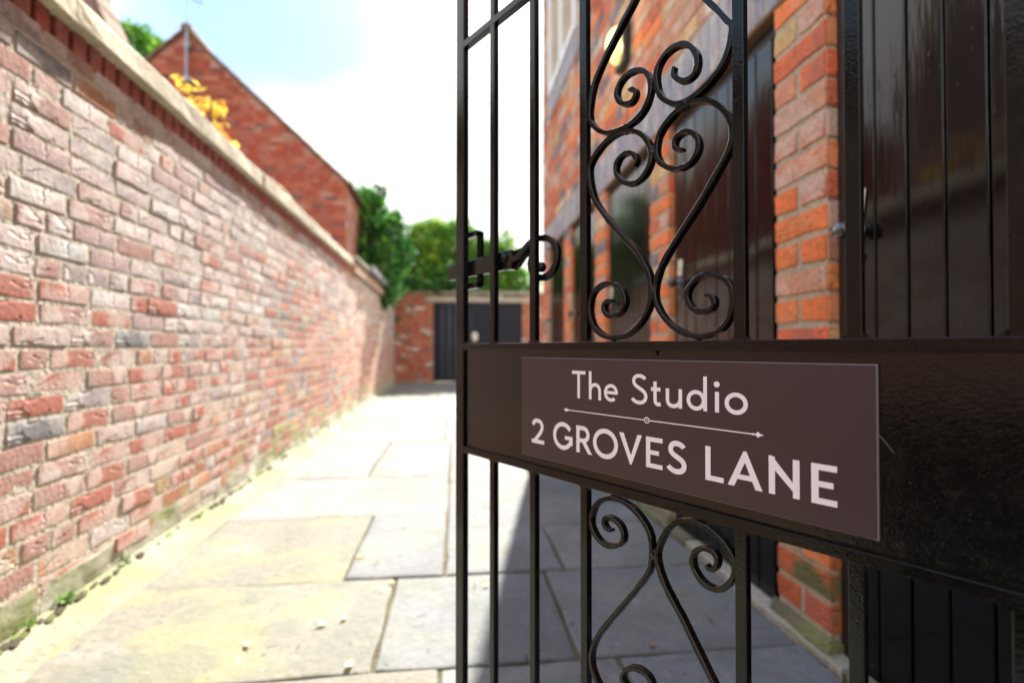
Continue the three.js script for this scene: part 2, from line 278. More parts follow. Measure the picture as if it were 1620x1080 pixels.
// ------------------------------------------------------------------ ground and paving
part('ground', new THREE.PlaneGeometry(600, 600).rotateX(-Math.PI / 2).translate(0, -0.06, 0), groundMat, scene).userData = { kind: 'structure' };
const pavement = structure('pavement');
part('joint_bed', boxUV(new THREE.BoxGeometry(12, 0.04, 20)).translate(3.9, -0.032, -6.5), dirtMat, pavement);
function slab(x0, x1, z0, z1, mi) {                    // z0, z1: distance ahead
  const g0 = 0.010, w = x1 - x0 - g0 * rr(0.7, 1.8), d = z1 - z0 - g0 * rr(0.7, 2.0), h = 0.05;
  const nx = 6, nz = 6, e = 0.006, P = [], U = [], I = [], ox = R() * 3, oz = R() * 3, top = rr(-0.003, 0.003), tx = rr(-0.002, 0.002), tz = rr(-0.0025, 0.0025);
  const wav = [];
  const line = (n, len) => { const a = [0, e / len]; for (let i = 1; i < n; i++) a.push(i / n); a.push(1 - e / len, 1); return a; };
  const xs = line(nx, w), zs = line(nz, d), cx = (x0 + x1) / 2, cz = -(z0 + z1) / 2;
  const seed = Math.floor(R() * 1e6);
  zs.forEach((zf, j) => xs.forEach((xf, i) => {
    const rim = i === 0 || j === 0 || i === xs.length - 1 || j === zs.length - 1;
    const jx = (pn(zf * 9 + 3, i === 0 ? 1 : i === xs.length - 1 ? 5 : 9, 64, 64, seed) - 0.5) * 0.010 * (i < 2 || i > xs.length - 3 ? 1 : 0), jz = (pn(xf * 9, j === 0 ? 2 : 7, 64, 64, seed + 1) - 0.5) * 0.010 * (j < 2 || j > zs.length - 3 ? 1 : 0);
    const x = (xf - 0.5) * w + jx, z = (zf - 0.5) * d + jz;
    P.push(x, top + tx * (xf - 0.5) * 2 + tz * (zf - 0.5) * 2 + (pn(xf * 4, zf * 4, 64, 64, seed + 2) - 0.5) * 0.004 - (rim ? 0.006 : 0), z); U.push((x + ox) / 1.25, (z + oz) / 1.25);
  }));
  const nX = xs.length, id = (i, j) => j * nX + i;
  for (let j = 0; j < zs.length - 1; j++) for (let i = 0; i < nX - 1; i++) I.push(id(i, j), id(i, j + 1), id(i + 1, j + 1), id(i, j), id(i + 1, j + 1), id(i + 1, j));
  const ring = []; for (let i = 0; i < nX - 1; i++) ring.push(id(i, 0)); for (let j = 0; j < zs.length - 1; j++) ring.push(id(nX - 1, j)); for (let i = nX - 1; i > 0; i--) ring.push(id(i, zs.length - 1)); for (let j = zs.length - 1; j > 0; j--) ring.push(id(0, j));
  const b0 = P.length / 3; for (const k of ring) { P.push(P[3 * k], P[3 * k + 1], P[3 * k + 2], P[3 * k], -h, P[3 * k + 2]); U.push(U[2 * k], U[2 * k + 1], U[2 * k] + 0.04, U[2 * k + 1] + 0.04); }
  for (let k = 0; k < ring.length; k++) { const a = b0 + 2 * k, c = b0 + 2 * ((k + 1) % ring.length); I.push(a, c, a + 1, c, c + 1, a + 1); }
  const g = new THREE.BufferGeometry(); g.setAttribute('position', new THREE.Float32BufferAttribute(P, 3)); g.setAttribute('uv', new THREE.Float32BufferAttribute(U, 2)); g.setIndex(I); g.computeVertexNormals();
  const m = part(numberIn(pavement, 'flagstone'), g, slabMats[mi], pavement); m.position.set(cx, 0, cz);
}
{
  const M = -0.037;
  // left run, from behind the camera to the garage: [near, far, [cuts], [materials]]
  const rows = [[-3.2, -2.4, [-1.12, -0.4, M]], [-2.4, -1.7, [-1.12, -0.6, M]], [-1.7, -0.9, [-1.12, M]], [-0.9, -0.1, [-1.12, -0.5, M]], [-0.1, 0.7, [-1.12, -0.62, M]], [0.7, 1.39, [-1.12, M]],
    [1.39, 1.95, [-1.12, -0.215], [0]], [1.95, 2.68, [-1.12, -0.41, M], [0, 2]], [2.68, 3.47, [-1.13, M], [3]], [3.47, 4.75, [-1.16, -0.58, M], [1, 1]], [4.75, 5.6, [-1.2, -0.1], [1]], [5.6, 6.6, [-1.22, -0.7, -0.1], [0, 3]],
    [6.6, 7.5, [-1.24, -0.1]], [7.5, 8.5, [-1.27, -0.55, -0.1]], [8.5, 9.4, [-1.3, -0.3]], [9.4, 10.3, [-1.32, -0.8, -0.1]], [10.3, 11.2, [-1.34, -0.2]], [11.2, 12.0, [-1.36, -0.7, -0.1]], [12.0, 12.94, [-1.4, -0.3]]];
  for (const [a, b, cuts, ms] of rows) for (let i = 0; i < cuts.length - 1; i++) slab(cuts[i], cuts[i + 1], a, b, ms ? ms[i] : Math.floor(R() * 4));
  const right = [[-3.2, -2.3, [M, 0.5, 0.99]], [-2.3, -1.5, [M, 0.99]], [-1.5, -0.6, [M, 0.4, 0.99]], [-0.6, 0.3, [M, 0.55, 0.99]], [0.3, 1.39, [M, 0.45, 0.99]], [1.39, 1.95, [-0.215, 0.34, 0.99], [2, 2]],
    [1.95, 2.46, [M, 0.42, 0.99], [2, 1]], [2.46, 3.3, [M, 0.99], [2]], [3.3, 4.75, [M, 0.5, 0.99], [1, 2]], [4.75, 5.9, [-0.1, 0.45, 0.99]]];
  for (const [a, b, cuts, ms] of right) for (let i = 0; i < cuts.length - 1; i++) slab(cuts[i], cuts[i + 1], a, b, ms ? ms[i] : Math.floor(R() * 4));
  for (const [a, b] of [[5.9, 7.1], [7.1, 8.2], [8.2, 9.4], [9.4, 10.6], [10.6, 11.8], [11.8, 12.94]]) { let x = -0.1; while (x < 6) { const w = rr(0.6, 1.1); slab(x, x + w, a, b, Math.floor(R() * 4)); x += w; } }
  // fillers where the left rows stop short
  for (const [a, b] of [[8.5, 9.4], [10.3, 11.2], [12.0, 12.94]]) slab(-0.29, -0.1, a, b, 1);
}
// cement fillet along the foot of the left wall, following its line
{
  const P = [], U = [], I = [], N = 90; let n = 0;
  for (let i = 0; i <= N; i++) {
    const d = mix(-3.2, 12.9, i / N), wx = -1.2384 - 0.01896 * d - 0.0, edge = Math.min(-1.085, wx + 0.155 - 0.006 * Math.max(d, 0)) + 0.014 * (pn(i * 0.7, 3, 256, 256, 77) - 0.5) * 2;
    const prof = [[wx - 0.04, 0.03], [wx + 0.01, 0.026], [mix(wx, edge, 0.55), 0.017], [edge - 0.012, 0.009], [edge + 0.03, -0.010]];
    prof.forEach(([x, y], k) => { P.push(x, y + (k < 4 ? 0.008 * (pn(i * 1.3, k * 2.1, 256, 256, 78) - 0.5) : 0), -d); U.push(x / 0.8, d / 0.8); });
    if (i) for (let k = 0; k < 4; k++) { const a = n - 5 + k, b = n + k; I.push(a, a + 1, b, b, a + 1, b + 1); }
    n += 5;
  }
  const g = new THREE.BufferGeometry(); g.setAttribute('position', new THREE.Float32BufferAttribute(P, 3)); g.setAttribute('uv', new THREE.Float32BufferAttribute(U, 2)); g.setIndex(I); g.computeVertexNormals();
  part('cement_fillet', g, cementMat, pavement);
}

// ------------------------------------------------------------------ left boundary wall: local x runs up the alley, z faces the alley
const wallTurn = Math.PI / 2 + 0.018956;
const wall = thing('brick_wall', 'long weathered red brick garden wall with stone coping on the sunlit left side of the alley', 'wall', [-1.2384, 0, 0], wallTurn);
{
  const SPLIT = 6.9, END = 12.9, topY = (s) => 1.83 + 0.004 * (s - 1.5);
  part('mortar', bx(-3.2, END, -0.05, 1.83, -0.3, -0.0024, 0.7), wallMortar, wall);
  const specs = [], ch = 0.0715;
  const nC = 25;
  for (let j = 0; j < nC; j++) {
    const y = 0.065 + (j + 0.5) * ch, hr = j % 4 === 2;
    for (const [x, w] of course(-3.2, END, 0.22, 0.0145, hr ? R() * 0.1 : (j % 2) * 0.117 + rr(-0.02, 0.02), hr ? 0.6 : 0.14, false)) {
      const lo = 1 - clamp((y - 0.15) / 1.2), q = R(), up = sstep(0.8, 1.4, y + 0.12 * (pn(x * 2.2, y * 6, 256, 256, 5) - 0.5) * 4);
      let kind;
      if (R() < up * 0.82) kind = pick(['pale', 'pale2', 'lilac', 'lilac', 'pale2', 'rose']);
      else kind = q < 0.28 + 0.26 * lo ? 'red' : q < 0.74 ? 'rose' : q < 0.82 ? 'lilac' : q < 0.92 ? 'orange' : q < 0.95 ? 'blue' : q < 0.97 ? 'tan' : 'lilac';
      if (y < 0.3 && R() < (x > 2 ? 0.4 : 0.22)) kind = 'moss';
            const hidden = x < 1.35;
      specs.push({ x, y, w, h: ch - 0.0135 + rr(-0.002, 0.002), kind, z: rr(-0.0009, 0.0012) + (R() < 0.03 ? 0.004 : 0), tilt: rr(-0.009, 0.009), rank: hidden ? 100 - x : x });
    }
  }
  lay(wall, specs, { L: 0.222, H: 0.06, D: 0.03, seed: 7000, rough: 0.002, limit: 300, mats: LM, cols: LC, restFine: true, bump: 0.008 });
  // rough stones along the foot
  let s = -3.2, i = 0;
  while (s < END) {
    const w = rr(0.26, 0.5), h = rr(0.085, 0.135), g = brickGeo(w - 0.014, h + 0.03, 0.06, 900 + i, 0.012, [R(), R()]);
    const m = part(numberIn(wall, 'plinth_stone'), g, plinthMat[i % 2], wall); m.position.set(s + w / 2, (h - 0.03) / 2, 0.005 + rr(-0.003, 0.003)); s += w; i++;
  }
  // upright red headers under the coping, with open joints between
  for (let x = 0.2, k = 0; x < SPLIT - 0.05; x += 0.0805, k++) {
    const g = k < 6 ? brickGeo(0.057, 0.092, 0.05, 1200 + k, 0.0015, [k * 0.11, k * 0.07]) : null;
    (lay.dg ||= []); if (g) lay.dg.push(g);
    const m = part(numberIn(wall, 'dentil_brick'), lay.dg[k % 6], dentilMat[k % 2], wall); m.position.set(x, topY(x) + 0.047, -0.002 + rr(-0.002, 0.002)); m.rotation.z = rr(-0.012, 0.012);
  }
  part('dentil_backing', bx(-3.2, END, 1.83, 1.917, -0.3, -0.045, 0.7), wallMortar, wall);
  // coping stones
  const stone = (x0, x1, y, t, zf, mat, name) => {
    const sh = new THREE.Shape(); sh.moveTo(zf, y); sh.lineTo(zf + 0.001, y + t * 0.86); sh.lineTo(zf - 0.012, y + t); sh.lineTo(-0.15, y + t + 0.03); sh.lineTo(-0.36, y + t * 0.9); sh.lineTo(-0.36, y); sh.closePath();
    const n = 8, g0 = new THREE.ExtrudeGeometry(sh, { depth: x1 - x0, steps: n, bevelEnabled: false }), p = g0.attributes.position, sd = Math.floor(x0 * 977);
    for (let k = 0; k < p.count; k++) { const xx = p.getZ(k), e = 0.006 * (pn(xx * 7 + 9, p.getY(k) * 30, 256, 256, sd) - 0.5) * 2; p.setXYZ(k, p.getX(k) + e, p.getY(k) + (p.getY(k) > y + 0.01 ? e * 1.3 : e * 0.4), xx); }
    g0.rotateY(-Math.PI / 2); g0.scale(-1, 1, 1); // extrude axis to +x
    const idx = g0.toNonIndexed ? (g0.index ? g0.toNonIndexed() : g0) : g0, q = idx.attributes.position;      // restore winding after the mirror
    for (let k = 0; k < q.count; k += 3) { const a = [q.getX(k + 1), q.getY(k + 1), q.getZ(k + 1)]; q.setXYZ(k + 1, q.getX(k + 2), q.getY(k + 2), q.getZ(k + 2)); q.setXYZ(k + 2, ...a); }
    idx.computeVertexNormals(); boxUV(idx, 0.9);
    const m = part(numberIn(wall, name), idx, mat, wall); m.position.x = x0; return m;
  };
  const cuts = [-3.2, -2.1, -0.9, 0.25, 1.4, 2.47, 3.55, 4.75, 5.85, 6.86];
  for (let k = 0; k < cuts.length - 1; k++) { const m = stone(cuts[k] + 0.004, cuts[k + 1] - 0.004, 1.917, 0.095, 0.044 + rr(-0.003, 0.003), copingMat[k % 2], 'coping_stone'); m.rotation.z = 0.003; m.position.y = 0.0035 * (cuts[k] - 1.5) - 0.0; }
  // lower run at the far end: projecting courses and a wider coping
  const far = []; 
  for (let x = SPLIT + 0.06; x < END; x += 0.118) far.push({ x, y: 1.925, w: 0.104, h: 0.1, kind: pick(['orange', 'orange', 'orange', 'red']), z: 0.06, tilt: 0, rank: x, name: 'oversailing_brick' });
  lay(wall, far, { L: 0.222, H: 0.06, D: 0.1, seed: 7600, rough: 0.003, limit: 60, mats: LM, cols: LC, restName: 'oversailing_brickwork' });
  part('oversailing_mortar', bx(SPLIT + 0.02, END, 1.872, 1.98, -0.3, 0.052, 0.7), wallMortar, wall);
  part('upper_mortar', bx(SPLIT + 0.02, END, 1.982, 2.03, -0.3, 0.045, 0.7), tileMat, wall);
  const c2 = [8.0, 9.1, 10.2, 11.3, 12.2, 12.9];
  for (let k = 0; k < c2.length - 1; k++) stone(c2[k] + 0.005, c2[k + 1] - 0.005, 2.03, 0.085, 0.15, slateMat, 'coping_stone');
  part('end_stone', bx(SPLIT + 0.03, 7.95, 2.031, 2.07, -0.3, 0.09, 0.7, 0.01), lintelMat, wall);
}
// crumbling mortar and moss on the coping
{
  const t = new THREE.IcosahedronGeometry(1, 3), p = t.attributes.position;
  for (let k = 0; k < p.count; k++) { const x = p.getX(k), y = p.getY(k), z = p.getZ(k), n = 0.7 + 0.6 * pn(x * 2 + 9, y * 2 + z * 2 + 9, 64, 64, 12); p.setXYZ(k, x * n, y * n, z * n); }
  const mossy = toCreasedNormals(boxUV(t, 0.5), 0.7);
  [[3.7, 0.3, 0.02], [4.05, 0.42, 0.034], [4.4, 0.3, 0.04]].forEach(([s, w, h], k) => {
    const m = part(numberIn(wall, 'broken_mortar'), mossy, k < 3 ? copingMat[1] : cementMat, wall); m.position.set(s, 2.018, -0.05); m.scale.set(w, h, 0.075); m.rotation.set(k * 2, 0, 0.02);
  });
}

// ------------------------------------------------------------------ studio building on the right: local x points back to the camera, z faces the alley
const studio = thing('brick_building', 'orange brick building with a row of glossy black doors on the shaded right side', 'building', [1.02, 0, 0], -Math.PI / 2);
{
  const NEAR = 3.2, FAR = -5.9, DEPTH = -6, EAVE = 6.6;
  const piers = [[-5.9, -5.54], [-4.75, -4.48], [-3.67, -3.41], [-2.6, -2.36], [-1.537, -1.303], [-0.48, -0.24], [0.58, 0.82]];
  const open = []; for (let k = 0; k < piers.length - 1; k++) open.push([piers[k][1], piers[k + 1][0]]);
  const REC = -0.02, T = 1.945;
  for (const [a, b] of piers) part(numberIn(studio, 'pier_core'), bx(a + 0.006, b - 0.006, -0.05, T + 0.004, -0.22, -0.006, 0.6), studioMortar, studio);
  part('wall_core', bx(FAR + 0.006, NEAR, 2.185, EAVE, -0.3, -0.006, 0.6), studioMortar, studio);
  part('near_wall_core', bx(0.83, NEAR, -0.05, 2.18, -0.3, -0.006, 0.6), studioMortar, studio);
  part('building_body', bx(FAR + 0.02, NEAR - 0.01, -0.05, EAVE - 0.02, DEPTH, -0.31, 0.8), studioMortar, studio);
  const roof = new THREE.Shape(); roof.moveTo(0.3, EAVE); roof.lineTo(DEPTH / 2, EAVE + 2.6); roof.lineTo(DEPTH - 0.3, EAVE); roof.closePath();
  const rg = new THREE.ExtrudeGeometry(roof, { depth: NEAR - FAR + 0.2, bevelEnabled: false }); rg.rotateY(Math.PI / 2); // shape x -> -z
  rg.scale(1, 1, -1); { const q = rg.index ? rg.toNonIndexed() : rg; const p = q.attributes.position; for (let k = 0; k < p.count; k += 3) { const a = [p.getX(k + 1), p.getY(k + 1), p.getZ(k + 1)]; p.setXYZ(k + 1, p.getX(k + 2), p.getY(k + 2), p.getZ(k + 2)); p.setXYZ(k + 2, ...a); } q.computeVertexNormals(); boxUV(q, 0.6); q.translate(FAR - 0.1, 0, 0); part('roof', q, tileMat, studio); }
  // bricks of the piers
  const ch = 0.0855, specs = [];
  const kindOf = () => { const q = R(); return q < 0.38 ? 'orange' : q < 0.60 ? 'red' : q < 0.84 ? 'pinkish' : q < 0.94 ? 'buff' : 'plum'; };
  piers.forEach(([a, b], pi) => {
    for (let j = 0; j < 22; j++) {
      const y = 0.065 + (j + 0.5) * ch; if (y + 0.04 > T) break;
      const w = b - a, n = w > 0.3 ? [[0, 0.64], [0.66, 0.34]] : j % 2 ? [[0, 1]] : [[0, 0.49], [0.51, 0.49]];
      for (const [f, fw] of n) {
        const bw = w * fw - (fw < 1 ? 0.006 : 0), x = a + w * f + bw / 2 + (f ? 0.003 : 0);
        const kind = y < 0.24 && R() < 0.75 ? 'moss' : kindOf();
        specs.push({ x, y, w: bw - rr(0.004, 0.012), h: ch - 0.02 + rr(-0.003, 0.003), kind, z: rr(-0.001, 0.0025), tilt: rr(-0.014, 0.014), rank: Math.abs(x + 1.4) * (x > -0.9 ? 12 : 1) });
      }
    }
  });
  // bricks of the upper wall, leaving the window
  const win = { x0: -5.42, x1: -4.2, y0: 3.56, y1: 4.75 };
  for (let j = 0; j < 52; j++) {
    const y = 2.2 + (j + 0.5) * ch; if (y > EAVE - 0.02) break;
    for (const [x, w] of course(FAR, y < 3.4 ? NEAR : -1.2, 0.235, 0.013, (j % 2) * 0.124, j % 3 === 1 ? 0.45 : 0.12, false)) {
      if (x + w / 2 > win.x0 - 0.01 && x - w / 2 < win.x1 + 0.01 && y + 0.04 > win.y0 - 0.1 && y - 0.04 < win.y1) continue;
      let kind = kindOf(); if (kind === 'orange' && R() < 0.3) kind = 'pinkish'; if (R() < 0.08) kind = 'plum'; if (R() < 0.16) kind = 'limed';
      const seen = -x * 0.65 + 0.85 > y - 0.15 && x < -1.3;
      specs.push({ x, y, w, h: ch - 0.013, kind, z: rr(-0.003, 0.003), tilt: rr(-0.006, 0.006), rank: seen ? -x + 1.4 : 60 - x });
    }
  }
  for (let j = 0; j < 25; j++) for (const [x, w] of course(0.83, NEAR, 0.235, 0.013, (j % 2) * 0.124, 0.1)) specs.push({ x, y: 0.065 + (j + 0.5) * ch, w, h: ch - 0.013, kind: kindOf(), z: 0, tilt: 0, rank: 200 });
  lay(studio, specs, { L: 0.235, H: 0.0725, D: 0.035, seed: 8000, rough: 0.0025, limit: 300, mats: RM, cols: RC, fine: true, restFine: false, bump: 0.004 });
  // returns of the piers: half bricks seen edge on
  const retG = [0, 1, 2].map((k) => brickGeo(0.05, 0.0725, 0.03, 8300 + k, 0.002, [k * 0.2, 0.3]));
  piers.forEach(([a, b], pi) => { if (pi < 1 || pi > 4) return; for (let j = 0; j < 22; j++) { const y = 0.065 + (j + 0.5) * ch; if (y + 0.04 > T) break; const m = part(numberIn(studio, 'reveal_brick'), retG[j % 3], RM[y < 0.3 ? 'moss' : kindOf()], studio); m.rotation.y = Math.PI / 2; m.position.set(b + 0.0015, y, -0.031); } });
  // course of upright grey bricks over the doors
  const sg = [0, 1, 2, 3].map((k) => brickGeo(0.062, 0.228, 0.04, 8100 + k, 0.002, [k * 0.13, 0.2 * k]));
  part('soldier_mortar', bx(FAR + 0.006, NEAR, T + 0.006, 2.184, -0.22, -0.005, 0.6), studioMortar, studio);
  for (let x = FAR + 0.035, k = 0; x < 1.0; x += 0.0745, k++) { const m = part(numberIn(studio, 'soldier_brick'), sg[k % 4], soldierMat[Math.floor(R() * 3)], studio); m.position.set(x, 2.068, rr(-0.0015, 0.0015)); }
  // doors: mesh of the frame with boards and furniture as its children
  part('lintel_angle', bx(FAR + 0.3, 0.82, T - 0.012, T + 0.003, -0.12, 0.004, 0.4), rustSteel, studio);
  const knobG = lathe([[0.0001, 0.062], [0.014, 0.060], [0.022, 0.052], [0.024, 0.044], [0.019, 0.034], [0.010, 0.028], [0.009, 0.012], [0.024, 0.008], [0.026, 0.0]], 28);
  knobG.rotateX(Math.PI / 2);
  open.forEach(([a, b], di) => {
    const far = di > 4; const fw = 0.04;
    const fr = part(numberIn(studio, 'door'), merge([bx(a, a + fw, 0, T - 0.014, -0.11, REC - 0.012, 0.5, 0.004), bx(b - fw, b, 0, T - 0.014, -0.11, REC - 0.012, 0.5, 0.004), bx(a + fw, b - fw, T - 0.06, T - 0.014, -0.11, REC - 0.012, 0.5, 0.004)]), woodDark, studio);
    part('door_back', bx(a + fw, b - fw, 0.01, T - 0.062, -0.13, REC - 0.022, 0.5), woodDark, fr);
    const n = 8, w = (b - a - 2 * fw - 0.006) / n;
    for (let k = 0; k < n; k++) { const m = part(numberIn(fr, 'board'), bx(-w / 2 + 0.0028, w / 2 - 0.0028, 0.012, T - 0.064, -0.02, 0, 0.5, 0.0035), doorPaint, fr); m.position.set(a + fw + 0.003 + (k + 0.5) * w, 0, REC - 0.004 + rr(-0.0012, 0.0012)); m.rotation.y = rr(-0.012, 0.012); }
    const kx = a + 0.08, kz = REC - 0.003;
    const kn = part('knob', knobG, knobPaint, fr); kn.position.set(kx, 1.155, kz);
    const key = part('keyhole_cover', new THREE.CylinderGeometry(0.013, 0.015, 0.008, 20).rotateX(Math.PI / 2).translate(0, 0, 0.004), knobPaint, fr); key.position.set(kx + 0.004, 1.085, kz);
    if (di === 2 || di === 3 || di === 4) {
      const pl = part('number_plate', new RoundedBoxGeometry(0.044, 0.074, 0.004, 2, 0.0019), creamPlastic, fr, 'small cream plate above the knob'); pl.position.set(kx + 0.004, 1.225, kz + 0.003); pl.rotation.z = -0.17;
      const pr = part('plate_print', merge([bx(-0.012, -0.004, -0.006, 0.006, 0, 0.0008), bx(0.002, 0.012, -0.006, -0.003, 0, 0.0008), bx(0.002, 0.005, 0.001, 0.006, 0, 0.0008)]), woodDark, pl); pr.position.set(0, -0.006, 0.0018);
    }
  });
  // threshold stones and mossy cement at the foot
  let s = FAR; let i = 0;
  while (s < NEAR) { const w = rr(0.5, 0.95), g = bx(0, w - 0.008, -0.04, 0.018, -0.14, 0.03, 0.7, 0.008); const m = part(numberIn(studio, 'threshold_stone'), g, i % 2 ? lintelMat : mossStone, studio); m.position.set(s, rr(-0.003, 0.003), 0); s += w; i++; }
  piers.forEach(([a, b]) => { const g = brickGeo(b - a + 0.02, 0.06, 0.06, Math.floor(900 - a * 100), 0.008, [R(), R()]); const m = part(numberIn(studio, 'foot_fillet'), g, mossStone, studio); m.position.set((a + b) / 2, 0.032, 0.018); m.rotation.x = -0.4; });
  // window with white frame
  const wg = [], { x0, x1, y0, y1 } = win, f = 0.07;
  wg.push(bx(x0, x1, y0, y0 + f, -0.08, 0.03, 0.5, 0.006), bx(x0, x1, y1 - f, y1, -0.08, 0.03, 0.5, 0.006), bx(x0, x0 + f, y0 + f, y1 - f, -0.08, 0.03, 0.5, 0.006), bx(x1 - f, x1, y0 + f, y1 - f, -0.08, 0.03, 0.5, 0.006), bx(-4.85, -4.78, y0 + f, y1 - f, -0.08, 0.025, 0.5, 0.006));
  const wn = part('window', merge(wg), whitePvc, studio);
  part('pane', bx(x0 + f, -4.85, y0 + f, y1 - f, -0.03, -0.026), glassMat, wn); part('pane_001', bx(-4.78, x1 - f, y0 + f, y1 - f, -0.03, -0.026), glassMat, wn);
  part('window_reveal', bx(x0, x1, y0, y1, -0.3, -0.16), roomDark, wn);
  for (let k = 0; k < 16; k++) { const m = part(numberIn(wn, 'sill_brick'), sg[k % 4], soldierMat[k % 3], wn); m.position.set(x0 - 0.02 + k * 0.083, y0 - 0.115, 0.012); m.scale.set(1.1, 0.95, 1); }
}
{ // bulkhead lamp
  const l = thing('wall_lamp', 'black bulkhead lamp with a glowing yellow cover on the brick wall above the doors', 'lamp', [1.02, 2.66, -2.95], -Math.PI / 2);
  part('back_plate', new RoundedBoxGeometry(0.16, 0.28, 0.05, 3, 0.02).translate(0, 0, 0.027), std({ color: rgb(0.02, 0.02, 0.022), roughness: 0.5 }), l);
  const d = new THREE.SphereGeometry(1, 28, 18, 0, Math.PI * 2, 0, Math.PI / 2).rotateX(Math.PI / 2); d.scale(0.062, 0.115, 0.075); d.translate(0, 0, 0.052);
  const cover = part('cover_light', d, phys({ color: rgb(0.85, 0.80, 0.55), roughness: 0.4, transmission: 0.35, thickness: 0, emissive: rgb(0.9, 0.76, 0.3), emissiveIntensity: 0.13 }), l);
  const p = new THREE.PointLight(new THREE.Color(1, 0.82, 0.35), 0.06, 6); p.name = 'bulb'; p.position.set(0, 0, 0.085); p.castShadow = true; p.shadow.radius = 1; l.add(p);
}

// ------------------------------------------------------------------ garage closing the end of the alley
{
  const g = thing('brick_garage', 'low red brick garage with a navy door at the end of the alley', 'garage', [0, 0, -12.95]);
  const specs = [], ch = 0.078, D0 = -0.55, D1 = 1.7, W0 = -1.55, W1 = 6;
  part('wall_core', bx(W0, D0 - 0.01, -0.05, 2.22, -0.3, -0.008, 0.7), studioMortar, g); part('wall_core_001', bx(D1 + 0.01, W1, -0.05, 2.22, -0.3, -0.008, 0.7), studioMortar, g);
  for (let j = 0; j < 28; j++) { const y = 0.02 + (j + 0.5) * ch; if (y > 2.2) break; for (const [a, b] of [[W0, D0], [D1, W1]]) for (const [x, w] of course(a, b, 0.222, 0.012, (j % 2) * 0.117, 0.15)) { const q = R(); specs.push({ x, y, w, h: ch - 0.012, kind: q < 0.5 ? 'red' : q < 0.68 ? 'orange' : q < 0.8 ? 'pinkish' : q < 0.91 ? 'plum' : 'limed', z: rr(-0.003, 0.003), tilt: 0, rank: Math.abs(x - 0.3) }); } }
  lay(g, specs, { L: 0.222, H: 0.066, D: 0.03, seed: 9000, rough: 0.003, limit: 290, fine: false, mats: HM, cols: HC });
  part('lintel', bx(D0 - 0.2, D1 + 0.2, 2.015, 2.16, -0.28, 0.012, 0.8, 0.01), lintelMat, g);
  part('coping', bx(W0, W1, 2.222, 2.29, -0.4, 0.05, 0.8, 0.012), lintelMat, g);
  const fr = part('door', merge([bx(D0, D0 + 0.05, 0, 2.01, -0.16, -0.05), bx(D1 - 0.05, D1, 0, 2.01, -0.16, -0.05), bx(D0 + 0.05, D1 - 0.05, 1.96, 2.01, -0.16, -0.05)]), navyPaint, g);
  for (let k = 0; k < 12; k++) { const w = (D1 - D0 - 0.1) / 12; part(numberIn(fr, 'board'), bx(D0 + 0.05 + k * w + 0.001, D0 + 0.05 + (k + 1) * w - 0.001, 0.015, 1.955, -0.12, -0.07, 0.5, 0.003), navyPaint, fr); }
  const esc = part('escutcheon', new THREE.CylinderGeometry(1, 1, 0.02, 28).rotateX(Math.PI / 2), std({ color: rgb(0.75, 0.72, 0.66), roughness: 0.4 }), fr, 'white oval plate on the navy door'); esc.scale.set(0.07, 0.115, 1); esc.position.set(0.5, 1.15, -0.06);
  const kn = part('handle', new THREE.SphereGeometry(0.035, 16, 12), std({ color: rgb(0.7, 0.68, 0.63), roughness: 0.35 }), fr); kn.position.set(0.45, 1.2, -0.035);
}
{ // shed roof showing over the hedge
  const s = thing('slate_shed', 'grey slate shed roof showing through the bushes beyond the garage', 'shed', [3.0, 0, -16.6]);
  part('wall', bx(-1.1, 1.5, 0, 2.6, -1.4, 1.4, 0.8), lintelMat, s);
  for (let k = 0; k < 9; k++) { const m = part(numberIn(s, 'slate_course'), bx(-1.25, 1.65, -0.012, 0.012, -0.13, 0.13), slateMat, s); m.position.set(0, 2.55 + k * 0.105, 1.5 - k * 0.2); m.rotation.x = 0.55; }
  part('roof_bed', bx(-1.1, 1.5, -0.02, 0.0, -0.9, 0.9).rotateX(0.483).translate(0, 2.93, 0.68), slateMat, s);
}

